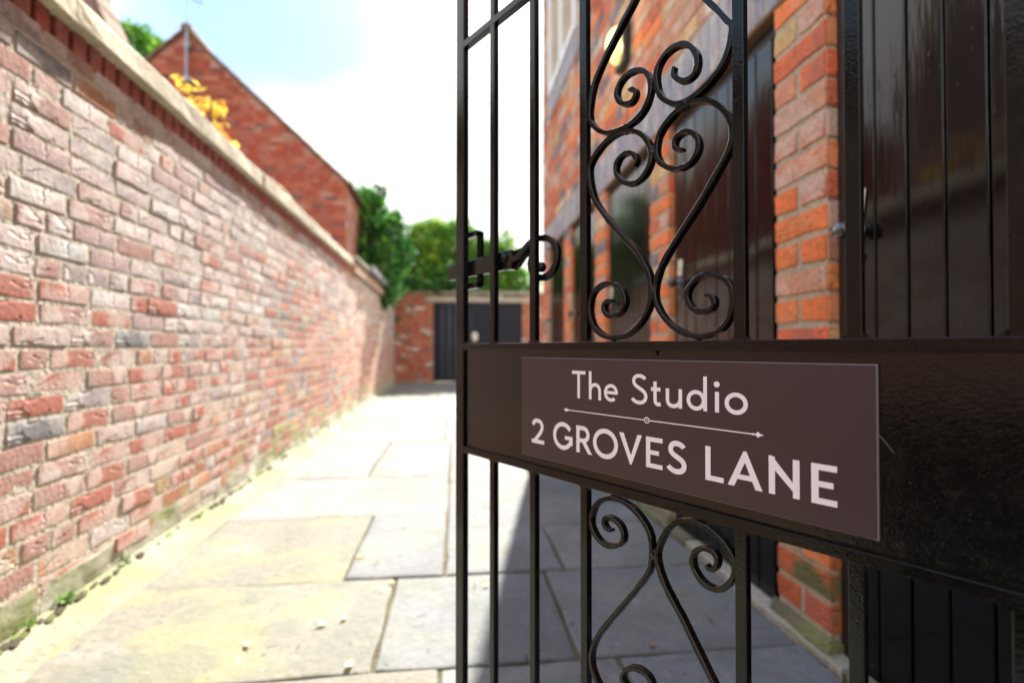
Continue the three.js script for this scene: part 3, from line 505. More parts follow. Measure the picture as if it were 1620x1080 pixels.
// ------------------------------------------------------------------ gabled house beyond the left wall
{
  const h = thing('gabled_house', 'tall red brick gable end rising behind the garden wall', 'house', [0, 0, -9]);
  const AX = -4.47, AY = 6.12, EX = -1.86, EY = 3.68, WX = -7.08, back = -9;
  const slope = (x) => AY - Math.abs(x - AX) * (AY - EY) / (EX - AX);
  const sh = new THREE.Shape(); sh.moveTo(WX, 0); sh.lineTo(EX, 0); sh.lineTo(EX, EY); sh.lineTo(AX, AY); sh.lineTo(WX, EY); sh.closePath();
  part('gable_core', boxUV(new THREE.ExtrudeGeometry(sh, { depth: 9, bevelEnabled: false }), 0.7).translate(0, 0, back - 0.008), brickMat([0.40, 0.15, 0.10], 0.2, 177, 0.004, 256), h);
  const specs = []; const ch = 0.075;
  for (let j = 0; j < 85; j++) { const y = (j + 0.5) * ch; if (y < 1.4) continue; for (const [x, w] of course(WX, EX, 0.222, 0.01, (j % 2) * 0.116, j % 4 === 0 ? 0.7 : 0.08)) { if (y + ch / 2 > Math.min(slope(x - w / 2), slope(x + w / 2)) + 0.02) continue; const q = R(); specs.push({ x, y, w, h: ch - 0.01, kind: q < 0.55 ? 'red' : q < 0.8 ? 'orange' : q < 0.93 ? 'pinkish' : 'plum', z: rr(-0.002, 0.002), tilt: 0, rank: (x > -5.2 && y > 2.3 ? 0 : 50) + Math.abs(x + 2.9) + Math.abs(y - 3.8) }); } }
  lay(h, specs, { L: 0.222, H: 0.065, D: 0.025, seed: 9400, rough: 0.002, limit: 300, fine: false, mats: HM, cols: HC });
  // verge tiles down both slopes, roof slabs behind them
  for (const sgn of [1, -1]) {
    const len = Math.hypot(EX - AX, AY - EY) + 0.1, ang = Math.atan2(AY - EY, EX - AX), n = 16;
    for (let k = 0; k < n; k++) { const t = (k + 0.5) / n, m = part(numberIn(h, 'verge_tile'), bx(-len / n / 2 - 0.01, len / n / 2 + 0.02, -0.02, 0.022, -0.3, 0.055, 0.5, 0.008), tileMat, h); m.position.set(AX + sgn * Math.cos(ang) * len * t, AY - Math.sin(ang) * len * t + 0.035 + rr(-0.006, 0.006), 0); m.rotation.z = -sgn * (ang - 0.06); }
    const rf = part(numberIn(h, 'roof_slope'), bx(0, len + 0.05, 0, 0.03, back, -0.3, 0.5), tileMat, h); rf.position.set(AX, AY + 0.01, 0); if (sgn > 0) rf.rotation.z = -ang; else { rf.rotation.z = Math.PI + ang; }
  }
  part('ridge_tile', new THREE.CylinderGeometry(0.09, 0.09, 9, 12).rotateX(Math.PI / 2).translate(AX, AY + 0.07, back / 2), tileMat, h);
  const mast = part('aerial_mast', merge([new THREE.CylinderGeometry(0.024, 0.024, 0.8, 10).translate(0, -0.36, 0.08), new THREE.CylinderGeometry(0.006, 0.006, 0.75, 8).translate(0, 0.4, 0.08), bx(-0.05, 0.05, -0.78, -0.68, 0, 0.1), bx(-0.05, 0.05, -0.2, -0.14, 0, 0.1)]), galvMat, h); mast.position.set(-4.41, 6.02, 0.01);
  const a = part('aerial', merge([new THREE.CylinderGeometry(0.012, 0.012, 0.5, 8).rotateZ(Math.PI / 2).rotateY(0.9), ...[-0.2, -0.1, 0, 0.1, 0.2].map((x) => new THREE.CylinderGeometry(0.006, 0.006, 0.26, 6).translate(x * 0.62, 0, -x * 0.78))]), galvMat, h); a.position.set(-4.41, 6.68, 0.09);
}
{ // steep end of the next house, top left
  const h = thing('brick_outhouse', 'purple brick corner of a roof just over the coping at the upper left', 'outhouse', [0, 0, -6]);
  const sh = new THREE.Shape(); sh.moveTo(-6.2, 0); sh.lineTo(-3.7, 0); sh.lineTo(-3.7, 4.1); sh.lineTo(-4.75, 6.6); sh.lineTo(-6.2, 3.9); sh.closePath();
  part('gable_wall', boxUV(new THREE.ExtrudeGeometry(sh, { depth: 0.3, bevelEnabled: false }), 0.5).translate(0, 0, -0.32), brickMat([0.30, 0.17, 0.17], 0.2, 181, 0.004, 256), h);
  for (let k = 0; k < 10; k++) { const t = (k + 0.5) / 10, m = part(numberIn(h, 'verge_tile'), bx(-0.14, 0.15, -0.02, 0.02, -0.36, 0.04, 0.5, 0.006), tileMat, h); m.position.set(mix(-4.75, -3.7, t) + 0.02, mix(6.6, 4.1, t) + 0.01, 0); m.rotation.z = -1.13; }
}

// ------------------------------------------------------------------ trees and plants
function leaves(blobs, size, palette, seed, flat = 0.5) {
  const r = rng(seed), P = [], C = [], N = new THREE.Vector3(), T = new THREE.Vector3(), B = new THREE.Vector3(), c = new THREE.Vector3();
  for (const [cx, cy, cz, rx, ry, rz, n] of blobs) {
    const clumps = []; for (let k = 0; k < Math.max(4, n / 28); k++) { const a = r() * 6.283, u = r() * 2 - 1, q = Math.sqrt(1 - u * u), d = Math.cbrt(0.25 + 0.75 * r()); clumps.push([cx + rx * d * q * Math.cos(a), cy + ry * d * u, cz + rz * d * q * Math.sin(a), r()]); }
    for (let k = 0; k < n; k++) {
      const cl = clumps[Math.floor(r() * clumps.length)], sp = 0.26 * Math.min(rx, ry, 1.2) + 0.04;
      const g = () => (r() + r() + r() - 1.5) * 1.1;
      c.set(cl[0] + g() * sp, cl[1] + g() * sp * 0.8, cl[2] + g() * sp);
      N.set(r() - 0.5, r() * 0.9 + flat - 0.35, r() - 0.5).normalize(); T.set(r() - 0.5, r() * 0.5 - 0.4, r() - 0.5); T.addScaledVector(N, -T.dot(N)).normalize(); B.crossVectors(N, T);
      const L = size * (0.6 + 0.8 * r()), w = L * (0.3 + 0.16 * r());
      const a = c.clone().addScaledVector(T, -L / 2), e = c.clone().addScaledVector(T, L / 2).addScaledVector(N, -L * 0.12), l = c.clone().addScaledVector(B, w).addScaledVector(N, L * 0.1), q = c.clone().addScaledVector(B, -w).addScaledVector(N, L * 0.1);
      for (const v of [a, e, l, a, q, e]) P.push(v.x, v.y, v.z);
      const col = palette[Math.floor((0.6 * cl[3] + 0.4 * r()) * palette.length)], k2 = 0.7 + 0.6 * r(); for (let z = 0; z < 6; z++) C.push(col[0] * k2, col[1] * k2, col[2] * k2);
    }
  }
  const g = new THREE.BufferGeometry(); g.setAttribute('position', new THREE.Float32BufferAttribute(P, 3)); g.setAttribute('color', new THREE.Float32BufferAttribute(C, 3)); g.computeVertexNormals(); return g;
}
const leafMat = phys({ color: 0xffffff, vertexColors: true, roughness: 0.55, transmission: 0.42, thickness: 0, specularIntensity: 0.7 });
leafMat.roughness = 0.8;
const glossLeaf = phys({ color: 0xffffff, vertexColors: true, roughness: 0.38, specularIntensity: 1 });
const GREEN = [[0.04, 0.12, 0.02], [0.11, 0.28, 0.03], [0.18, 0.40, 0.05], [0.32, 0.52, 0.06]];
const DEEP = [[0.02, 0.11, 0.02], [0.04, 0.19, 0.03], [0.09, 0.32, 0.04], [0.22, 0.50, 0.07]];
const LIME = [[0.05, 0.16, 0.02], [0.10, 0.30, 0.03], [0.24, 0.48, 0.05], [0.46, 0.62, 0.06]];
function plant(name, label, cat, pos, trunk, blobs, size, pal, seed, mat = leafMat, group) {
  const t = thing(name, label, cat, pos, 0, group);
  part('trunk', merge(trunk.map((k) => tube(...k))), barkMat, t);
  const c = part('crown', leaves(blobs, size, pal, seed), mat, t); c.userData.kind = 'stuff';
  return t;
}
plant('ivy_bush', 'dark green ivy bush climbing beside the house gable', 'bush', [-1.68, 0, -10.4], [[[[0, 0, 0], [0.05, 1.4, 0], [-0.05, 2.8, 0], [0.1, 3.9, 0.1]], 0.12, 0.03], [[[0, 1.2, 0], [0.35, 2.3, 0.1], [0.4, 3.2, 0]], 0.06, 0.02]],
  [[-0.1, 3.25, 0, 0.42, 0.85, 0.42, 2000], [0.35, 2.75, 0.1, 0.4, 0.7, 0.42, 1700], [-0.3, 2.4, 0.2, 0.36, 0.7, 0.36, 1300], [0.12, 3.75, 0, 0.2, 0.32, 0.2, 300], [0.3, 3.35, 0, 0.3, 0.35, 0.3, 500], [0.2, 2.1, 0.15, 0.42, 0.45, 0.42, 1100]], 0.1, DEEP, 31, leafMat);
plant('hedge_shrub', 'pale lime green shrub left of centre above the garage roof', 'shrub', [-0.98, 0, -13.75], [[[[0, 0, 0], [0, 1.6, 0], [0.1, 3.2, 0]], 0.1, 0.02], [[[0, 1.2, 0], [-0.4, 2.2, 0], [-0.5, 2.9, 0]], 0.05, 0.015]],
  [[-0.25, 2.95, 0, 0.7, 0.75, 0.6, 4200], [0.25, 3.6, 0, 0.55, 0.66, 0.5, 3200], [0.1, 2.5, 0.3, 0.8, 0.5, 0.5, 2600]], 0.11, LIME, 41);
plant('hedge_shrub', 'tall mid green shrub right behind the garage door and gate bars', 'shrub', [0.22, 0, -14.1], [[[[0, 0, 0], [0.05, 1.8, 0], [-0.1, 3.6, 0]], 0.12, 0.02], [[[0, 1.6, 0], [0.5, 2.6, 0], [0.7, 3.4, 0]], 0.06, 0.015]],
  [[-0.2, 3.45, 0, 0.8, 0.85, 0.6, 4600], [0.5, 3.1, 0.2, 0.75, 0.7, 0.6, 3600], [0.0, 2.6, 0.5, 1.1, 0.5, 0.5, 2000]], 0.11, GREEN, 43);
plant('hedge_shrub', 'yellow green shrub on the right between bars and brick building', 'shrub', [1.35, 0, -13.9], [[[[0, 0, 0], [0, 1.6, 0], [0.1, 3.3, 0]], 0.1, 0.02], [[[0, 1.4, 0], [-0.4, 2.3, 0], [-0.4, 3.1, 0]], 0.05, 0.015]],
  [[-0.1, 3.2, 0, 0.6, 0.8, 0.5, 1900], [0.3, 2.6, 0.2, 0.8, 0.4, 0.5, 1300], [-0.1, 2.45, 0.3, 0.9, 0.35, 0.4, 1200]], 0.11, LIME, 47);
plant('creeper', 'green creeper hanging over the front of the garage', 'creeper', [-0.6, 0, -13.25], [[[[-0.9, 0, 0.1], [-0.9, 1.5, 0.1], [-0.6, 2.35, 0.1], [0.4, 2.4, 0.1]], 0.03, 0.012]],
  [[-0.55, 2.42, 0.3, 0.5, 0.2, 0.2, 900], [0.2, 2.42, 0.25, 0.6, 0.17, 0.2, 900], [1.2, 2.42, 0.2, 0.8, 0.13, 0.2, 800], [-0.9, 1.7, 0.38, 0.1, 0.6, 0.06, 260]], 0.085, DEEP, 53);
plant('garden_tree', 'green tree behind the wall left of the gabled house', 'tree', [-8.2, 0, -14.2], [[[[0, 0, 0], [0.1, 3, 0], [0, 6, 0], [0.1, 8.4, 0]], 0.22, 0.04], [[[0, 4.5, 0], [0.7, 6.2, 0], [0.9, 7.6, 0]], 0.09, 0.02], [[[0, 4.2, 0], [-0.8, 6, 0], [-1.1, 7.4, 0]], 0.09, 0.02]],
  [[0, 8.1, 0, 0.9, 1.1, 0.9, 1700], [-0.7, 7.6, 0, 0.9, 1.0, 0.9, 1400], [0.5, 7.3, 0.2, 0.75, 0.9, 0.8, 1200], [0, 6.4, 0, 1.3, 0.9, 1.1, 1300]], 0.2, GREEN, 61);
const GOLD = [[0.74, 0.50, 0.06], [0.78, 0.58, 0.09], [0.78, 0.64, 0.14], [0.66, 0.30, 0.05]];
{ // golden leaves over the coping
  plant('golden_shrub', 'golden yellow shrub leaning over the coping in front of the red gable', 'shrub', [-1.50, 0, -3.34], [[[[0, 0, 0], [0.02, 1.2, 0], [0.04, 2.1, 0]], 0.025, 0.008], [[[0, 1.2, 0], [0.02, 1.8, 0.1], [0.05, 2.35, 0.12]], 0.012, 0.005]],
    [[0.05, 2.2, -0.03, 0.06, 0.08, 0.07, 52], [0.04, 2.31, 0.06, 0.03, 0.05, 0.03, 18], [0.05, 2.2, 0.07, 0.04, 0.05, 0.04, 14]], 0.06, GOLD, 71);
  plant('golden_shrub', 'small sprig of orange yellow leaves on the coping, nearest of the two', 'shrub', [-1.50, 0, -2.95], [[[[0, 0, 0], [0.02, 1.2, 0], [0.06, 2.1, 0]], 0.02, 0.007]], [[0.06, 2.26, 0.04, 0.025, 0.04, 0.03, 16], [0.07, 2.17, -0.03, 0.03, 0.04, 0.03, 12]], 0.05, GOLD, 73);
}
function weed(label, pos, n, h, seed) {
  const t = thing('weed', label, 'weed', pos, 0), r = rng(seed), L = [];
  for (let k = 0; k < n; k++) { const a = r() * 6.283, o = h * (0.3 + 0.6 * r()), q = new THREE.BufferGeometry(), w = h * 0.22, lx = Math.cos(a), lz = Math.sin(a), y = h * (0.35 + 0.6 * r());
    const v = [[0, 0.01, 0], [lx * o * 0.6 - lz * w, y, lz * o * 0.6 + lx * w], [lx * o, y * 0.8, lz * o], [lx * o * 0.6 + lz * w, y, lz * o * 0.6 - lx * w]];
    q.setAttribute('position', new THREE.Float32BufferAttribute([...v[0], ...v[1], ...v[2], ...v[0], ...v[2], ...v[3]], 3)); q.computeVertexNormals();
    const col = pick([[0.16, 0.32, 0.03], [0.22, 0.4, 0.04], [0.12, 0.26, 0.03]], r); q.setAttribute('color', new THREE.Float32BufferAttribute([...Array(6)].flatMap(() => col), 3)); L.push(q); }
  part('leaf_tuft', mergeGeometries(L), leafMat, t); part('stem', new THREE.CylinderGeometry(0.002, 0.003, h * 0.5, 6).translate(0, h * 0.25, 0), std({ color: rgb(0.14, 0.22, 0.04) }), t);
}
weed('bright green weed at the foot of the brick wall, larger of the near pair', [-1.243, 0.026, -1.815], 14, 0.042, 1);
weed('little yellow green weed in the crack nearest the bottom left corner', [-1.243, 0.026, -1.66], 9, 0.03, 2);
weed('green weed farther along the foot of the left wall, farthest of three', [-1.25, 0.026, -2.12], 9, 0.03, 3);

{ // dirt and moss gathered in the angle of wall and paving
  const r = rng(77), L = [], base = new THREE.IcosahedronGeometry(1, 1);
  for (let k = 0; k < 150; k++) { const d = 1.2 + 8 * r() * r(), q = r(), g = base.clone(), w = 0.006 + 0.014 * r(); g.scale(w * 0.7, w * (0.14 + 0.2 * r()), w * (1 + 1.8 * r())); g.rotateY(r() * 0.6); g.translate(-1.2384 - 0.01896 * d + 0.022 + 0.03 * r() * r(), 0.026, -d);
    const c = q < 0.68 ? [0.05, 0.04, 0.022] : q < 0.93 ? [0.09, 0.10, 0.03] : [0.14, 0.20, 0.04]; g.setAttribute('color', new THREE.Float32BufferAttribute([...Array(g.attributes.position.count)].flatMap(() => c), 3)); L.push(g); }
  const m = part('moss', merge(L), std({ vertexColors: true, roughness: 1 }), scene); m.userData = { kind: 'stuff', label: 'dark moss and dirt along the foot of the left wall', category: 'moss' };
}

// fallen leaves
function fallen(label, x, z, size, col, turn, seed) {
  size *= 0.8; const r = rng(seed), g = new THREE.PlaneGeometry(size, size * 0.55, 6, 3).rotateX(-Math.PI / 2), p = g.attributes.position;
  for (let k = 0; k < p.count; k++) { const u = p.getX(k) / size, v = p.getZ(k) / (size * 0.55), w = Math.sqrt(Math.max(0, 1 - 4 * u * u)) * (1 - 0.3 * u); p.setXYZ(k, p.getX(k), 0.004 + size * (0.18 * u * u + 0.16 * v * v * (1 + r() * 0.4)), p.getZ(k) * w); }
  g.computeVertexNormals();
  const t = thing('fallen_leaf', label, 'leaf', [x, 0.003, z], turn, 'fallen leaves on the paving');
  part('blade', g, phys({ color: rgb(...col), roughness: 0.7, transmission: 0.3, thickness: 0 }), t);
  part('stalk', new THREE.CylinderGeometry(0.0008, 0.001, size * 0.35, 5).rotateZ(Math.PI / 2).translate(-size * 0.62, 0.004 + size * 0.15, 0), std({ color: rgb(0.3, 0.2, 0.08) }), t);
}
[['yellow fallen leaf beside the gate post, on the middle slab', -0.38, -2.14, 0.045, [0.62, 0.4, 0.06], 0.2], ['cream fallen leaf, left of a close pair on the sunny front slab', -0.405, -1.64, 0.04, [0.66, 0.52, 0.36], 0.5], ['pinkish fallen leaf, right of a close pair on the sunny front slab', -0.345, -1.67, 0.034, [0.62, 0.42, 0.32], 1.2],
  ['pale fallen leaf alone on the front slab towards the left wall', -0.59, -1.55, 0.036, [0.66, 0.55, 0.36], 2.2], ['curled cream and green leaf at the bottom edge by the slab joint', -0.28, -1.42, 0.045, [0.55, 0.55, 0.3], 1.5], ['yellow fallen leaf seen between the first two gate bars', 0.11, -1.84, 0.034, [0.66, 0.46, 0.08], 0.1],
  ['orange brown leaf on the shaded slab behind the lower scrolls', 0.56, -1.42, 0.03, [0.5, 0.2, 0.06], 0.8], ['tan leaf in the joint near the front slab corner', -0.225, -1.9, 0.035, [0.5, 0.34, 0.14], 2.8], ['small brown leaf on the shaded slab near the wall', 0.78, -1.71, 0.026, [0.4, 0.2, 0.08], 1.9]].forEach((a, i) => fallen(...a, 200 + i));

// ------------------------------------------------------------------ the gate: local x runs along it towards the hinge, z faces the viewer; millimetres
const GATE_POS = [0.10986, 0, -0.84575], GATE_TURN = -0.99853;
const gate = thing('iron_gate', 'open black wrought iron gate with scrolls and a solid middle panel', 'gate', GATE_POS, GATE_TURN);
const mm = (u0, u1, v0, v1, z0, z1, r = 0.0012) => bx(u0 / 1000, u1 / 1000, 0.85 + v0 / 1000, 0.85 + v1 / 1000, z0 / 1000, z1 / 1000, 0.08, r);
part('stile', mm(-201, -174.5, -790, 790, -13, 0, 0.0015), ironPaint, gate);
part('stile_001', mm(585.5, 613, -790, 790, -25, -6.5, 0.0015), ironPaint, gate);
[-82.5, 26.5, 139, 372, 482].forEach((u, i) => {
  part(numberIn(gate, 'bar'), mm(u - 6.7, u + 6.7, 9, 770, -11, 0), ironPaint, gate);
  part(numberIn(gate, 'bar'), mm(u - 6.7, u + 6.7, -774, -199, -11, 0), ironPaint, gate);
});
part('rail', mm(-175, 613, -3, 9.5, -13, 0.4), ironPaint, gate); part('rail_001', mm(-175, 613, -200, -187.5, -13, 0.4), ironPaint, gate);
part('rail_002', mm(-175, 586, 584, 598, -13, 0.5), ironPaint, gate); part('rail_003', mm(-175, 586, 770, 784, -13, 0.5), ironPaint, gate); part('rail_004', mm(-175, 586, -788, -774, -13, 0.5), ironPaint, gate);
part('panel', mm(-168, 613, -188, -2.5, -9, -5.5, 0.0005), panelPaint, gate);
// weld fillets in the corners of the panel openings
{
  const fl = (u, v, a) => { const s = new THREE.Shape(); s.moveTo(0, 0); s.lineTo(0.0055, 0); s.quadraticCurveTo(0.0016, 0.0016, 0, 0.0055); s.closePath(); return boxUV(new THREE.ExtrudeGeometry(s, { depth: 0.008, bevelEnabled: false }).rotateZ(a).translate(u / 1000, 0.85 + v / 1000, -0.0095), 0.08); };
  const L = []; for (const [u, w] of [[-174.5, 0], [585, 1]]) for (const [v, t] of [[9.5, 0], [-200, 1]]) L.push(fl(u, v, w ? (t ? Math.PI : Math.PI / 2) : (t ? -Math.PI / 2 : 0)));
  for (const u of [-82.5, 26.5, 139, 372, 482]) { L.push(fl(u + 6.7, 9.5, 0), fl(u - 6.7, 9.5, Math.PI / 2), fl(u + 6.7, -200, -Math.PI / 2), fl(u - 6.7, -200, Math.PI)); }
  const wl = L.map((g, i) => (i > 3 ? g.translate(0, 0, 0) : g)); part('weld', merge(wl.map((g, i) => { if (i < 4) return g; g.computeBoundingBox(); const c = g.boundingBox.getCenter(new THREE.Vector3()); return g; })), ironPaint, gate);
}
// flat bar swept along a path in the plane of the gate
function strip(pts, th = 6, dz0 = -11.5, dz1 = -0.4, flip = null) {
  const curve = new THREE.CatmullRomCurve3(pts.map(([u, v]) => new THREE.Vector3(u / 1000, 0.85 + (flip === null ? v : flip - v) / 1000, 0)), false, 'centripetal');
  const len = curve.getLength(), n = Math.ceil(len / 0.0032), P = [], U = [], I = [], q = new THREE.Vector3(), t = new THREE.Vector3(), c = 0.0009;
  const z0 = dz0 / 1000, z1 = dz1 / 1000;
  const cs = (h) => [[-h + c, z1], [h - c, z1], [h, z1 - c], [h, z0 + c], [h - c, z0], [-h + c, z0], [-h, z0 + c], [-h, z1 - c]];
  for (let i = 0; i <= n; i++) {
    const f = i / n, s = f * len; curve.getPointAt(f, q); curve.getTangentAt(f, t);
    const e = Math.min(s, len - s), h = th / 2000 * (0.62 + 0.38 * sstep(0, 0.014, e)) * (1 + 0.13 * (pn(s * 110, 1, 256, 256, 33) - 0.5) * 2), nx = -t.y, ny = t.x;
    const ring = cs(h); let w = 0;
    for (let k = 0; k <= 8; k++) { const [a, z] = ring[k % 8]; if (k) { const b = ring[k - 1]; w += Math.hypot(a - b[0], z - b[1]); } P.push(q.x + nx * a, q.y + ny * a, z); U.push(s / 0.08, w / 0.08); }
    if (i) for (let k = 0; k < 8; k++) { const a = (i - 1) * 9 + k, b = i * 9 + k; I.push(a, a + 1, b, b, a + 1, b + 1); }
  }
  for (const [o, sg] of [[0, 1], [n * 9, -1]]) for (let k = 1; k < 7; k++) sg > 0 ? I.push(o, o + k + 1, o + k) : I.push(o, o + k, o + k + 1);
  const g = new THREE.BufferGeometry(); g.setAttribute('position', new THREE.Float32BufferAttribute(P, 3)); g.setAttribute('uv', new THREE.Float32BufferAttribute(U, 2)); g.setIndex(I);
  return toCreasedNormals(g, 0.55);
}
const inLeft = [[190, 66], [181, 66], [175, 58], [181, 47], [194, 44.5], [206, 50], [212.5, 66], [203, 83], [180, 91], [158, 82], [149, 60], [154, 36], [170, 20], [191, 14.5], [215, 18], [237, 33], [251, 53], [254.3, 75], [250, 98], [234, 125], [206, 155], [178, 186], [157, 217], [149.3, 248]];
const inRight = [[330, 63], [338, 60], [341, 52], [335, 44.5], [323, 43], [311, 50], [306, 66], [315, 80], [330, 86.5], [346, 83], [359, 72], [363.5, 57], [361, 40], [352, 25], [335, 15.5], [314, 15], [289, 25], [271, 42], [261.5, 61], [261, 79], [270, 104], [291, 133], [320, 168], [345, 202], [360, 225]];
const loLeftTop = [[150, 264], [164, 281], [190, 294], [214, 294.5], [235, 285], [250, 268], [255, 249], [251, 234], [240, 223.5], [224, 220], [207, 228], [197, 245], [202, 259], [215, 264], [227, 259], [232, 249], [229, 242]];
const loRightTop = [[364, 241], [361, 258], [352, 274], [337, 288], [320, 295], [301, 295], [283, 287], [268, 272], [263, 254], [267, 238], [281, 225.5], [296, 221], [312, 224], [321, 236], [321, 248], [314, 259], [303, 263.5], [292, 260], [289.5, 251], [294, 244], [301, 243]];
const upLeftTop = [[149.3, 347], [150, 331], [162, 315], [178, 303.5], [198, 299.5], [222, 300.5], [241, 309], [252, 324], [255, 341], [249, 358], [238, 367.5], [222, 370.5], [207, 365], [199, 352], [202, 340], [213, 331], [226, 330.5], [231, 338], [228, 346], [221, 347]];
const upRightTop = [[363.5, 366], [361.5, 345], [352, 324], [334, 309.5], [316, 302], [297, 300.5], [280, 309], [268, 324], [263.3, 346], [266, 359], [278, 371], [292, 374], [306, 370], [317.5, 356], [321, 340], [316, 328], [304, 326], [293, 333], [288, 342], [289.5, 349]];
const upper = (pts, m = 595) => pts.map(([u, v]) => [u, m - v]);
part('scroll', strip([...inLeft, ...loLeftTop]), ironPaint, gate);
part('scroll_001', strip([...inRight, ...loRightTop]), ironPaint, gate);
part('scroll_002', strip([...upper(inLeft), ...upLeftTop]), ironPaint, gate);
part('scroll_003', strip([...upper(inRight), ...upRightTop]), ironPaint, gate);
const LF = -190;                                        // the lower panel mirrors the upper one
part('scroll_004', strip([[188, 61], [180, 61], [174.5, 55], [178, 46], [191, 44.5], [203, 50], [209, 61], [204.5, 74], [193, 81], [176, 84], [161, 77.5], [152, 65], [152, 49], [163, 29], [188, 16.5], [214, 18], [236, 30], [250.5, 47], [254, 67], [250.5, 92], [235, 118], [207, 156], [176, 197], [157, 227], [150, 250], [153, 268], [164, 283], [190, 294], [214, 294.5], [235, 285], [250, 268], [255, 249], [251, 234], [240, 229], [225, 231], [211, 241], [206, 254], [213, 262], [225, 262]], 6, -11.5, -0.4, LF), ironPaint, gate);
part('scroll_005', strip([[329, 62], [332, 65], [339, 63.5], [343, 54], [340, 45.5], [329, 43], [316, 50], [311, 62], [315, 74], [326, 84.5], [342, 86], [355, 77], [363, 60], [361, 43], [347, 27], [327, 17.5], [304, 17], [283, 29], [269, 50], [262, 71], [265.5, 90], [277, 111], [296, 135], [319, 168], [340, 198], [357, 226], [363.5, 250], [361, 268], [350, 281], [330, 293], [304, 295], [281, 285], [266, 268], [262, 249], [268, 236], [284, 229], [300, 232], [310, 243], [307, 255], [297, 259]], 6, -11.5, -0.4, LF), ironPaint, gate);
part('scroll_006', strip(upper([...inLeft, ...loLeftTop.slice(0, 14)]), 6, -11.5, -0.4, LF), ironPaint, gate);
part('scroll_007', strip(upper([...inRight, ...loRightTop.slice(0, 17)]), 6, -11.5, -0.4, LF), ironPaint, gate);
{ // lumps of weld where the scrolls touch
  const L = []; const bl = (u, v, s) => { const g = new THREE.IcosahedronGeometry(s / 1000, 2), p = g.attributes.position; for (let k = 0; k < p.count; k++) { const f = 0.75 + 0.5 * pn(p.getX(k) * 700 + 20, p.getY(k) * 700 + p.getZ(k) * 400 + 20, 128, 128, Math.floor(u)); p.setXYZ(k, p.getX(k) * f, p.getY(k) * f * 1.5, p.getZ(k) * f * 1.1); } g.computeVertexNormals(); g.translate(u / 1000, 0.85 + v / 1000, -0.0055); return boxUV(g, 0.08); };
  for (const [u, v, s] of [[258, 74, 6], [258, 521, 6], [259, 252, 5.5], [259, 342, 6], [214, 297.5, 5], [306, 298, 5], [146.5, 250, 3.5], [146.5, 345, 3.5], [365.5, 240, 4.5], [365.5, 365, 4.5], [366, 56, 3.5], [191, 11, 3.5], [320, 11.5, 3.5], [258, -264, 6], [147, -240, 3], [365.5, -252, 5], [147, -438, 3], [190, -203, 3], [318, -203.5, 3.5], [262, -6, 2.4], [250, -190, 2.2]]) L.push(bl(u, v, s));
  part('weld_lump', merge(L), ironPaint, gate);
}
{ // ring latch carried on the far side of the bars
  const sh = (pts, z0, z1, bevel = 0.8) => { const s = new THREE.Shape(pts.map(([u, v]) => new THREE.Vector2(u / 1000, 0.85 + v / 1000))); return boxUV(new THREE.ExtrudeGeometry(s, { depth: (z1 - z0) / 1000, bevelEnabled: true, bevelThickness: bevel / 1000, bevelSize: bevel / 1000, bevelSegments: 1 }).translate(0, 0, z0 / 1000), 0.08); };
  const lt = part('latch', merge([sh([[-251, 141], [-251, 169], [-47, 173], [-42, 157], [-47, 141]], -22, -15), sh([[-60, 139.5], [-60, 143], [-44, 143], [-44, 139.5]], -24, -13)]), ironPaint, gate);
  const ring = []; const c0 = [34, 148], rx = 38, ry = 36.5;
  for (let k = 0; k <= 30; k++) { const a = 1.75 - k / 30 * 5.1; ring.push([c0[0] + (rx - 4) * Math.cos(a) * (k > 24 ? 1 - (k - 24) * 0.03 : 1), c0[1] + (ry - 4) * Math.sin(a)]); }
  part('latch_ring', merge([strip([[-52, 156], [-30, 158], [-14, 168], [4, 178], [18, 182.5], ...ring.slice(1)], 10.5, -22, -13)]), ironPaint, lt);
  part('latch_arm', sh([[-58, 143], [-46, 140], [-34, 145], [-22, 156], [2, 166], [6, 184], [-6, 183], [-24, 175], [-43, 173], [-56, 170]], -29, -23), ironPaint, lt);
  const bt = part('bolt', lathe([[0.0001, 0.0068], [0.004, 0.006], [0.0072, 0.0032], [0.0082, 0], [0.0082, -0.003]], 22).rotateX(Math.PI / 2), ironPaint, lt); bt.position.set(-0.064, 0.85 + 0.161, -0.0135);
  const bl = part('ring_ball', new THREE.SphereGeometry(0.0085, 22, 16), ironPaint, lt); bl.position.set(0.031, 0.85 + 0.1335, -0.0165);
  part('keeper', merge([mm(-196, -150, 216, 227, -28, -13), mm(-161, -150, 120, 226, -32, -22), mm(-196, -150, 116, 128, -28, -13)]), ironPaint, gate);
}

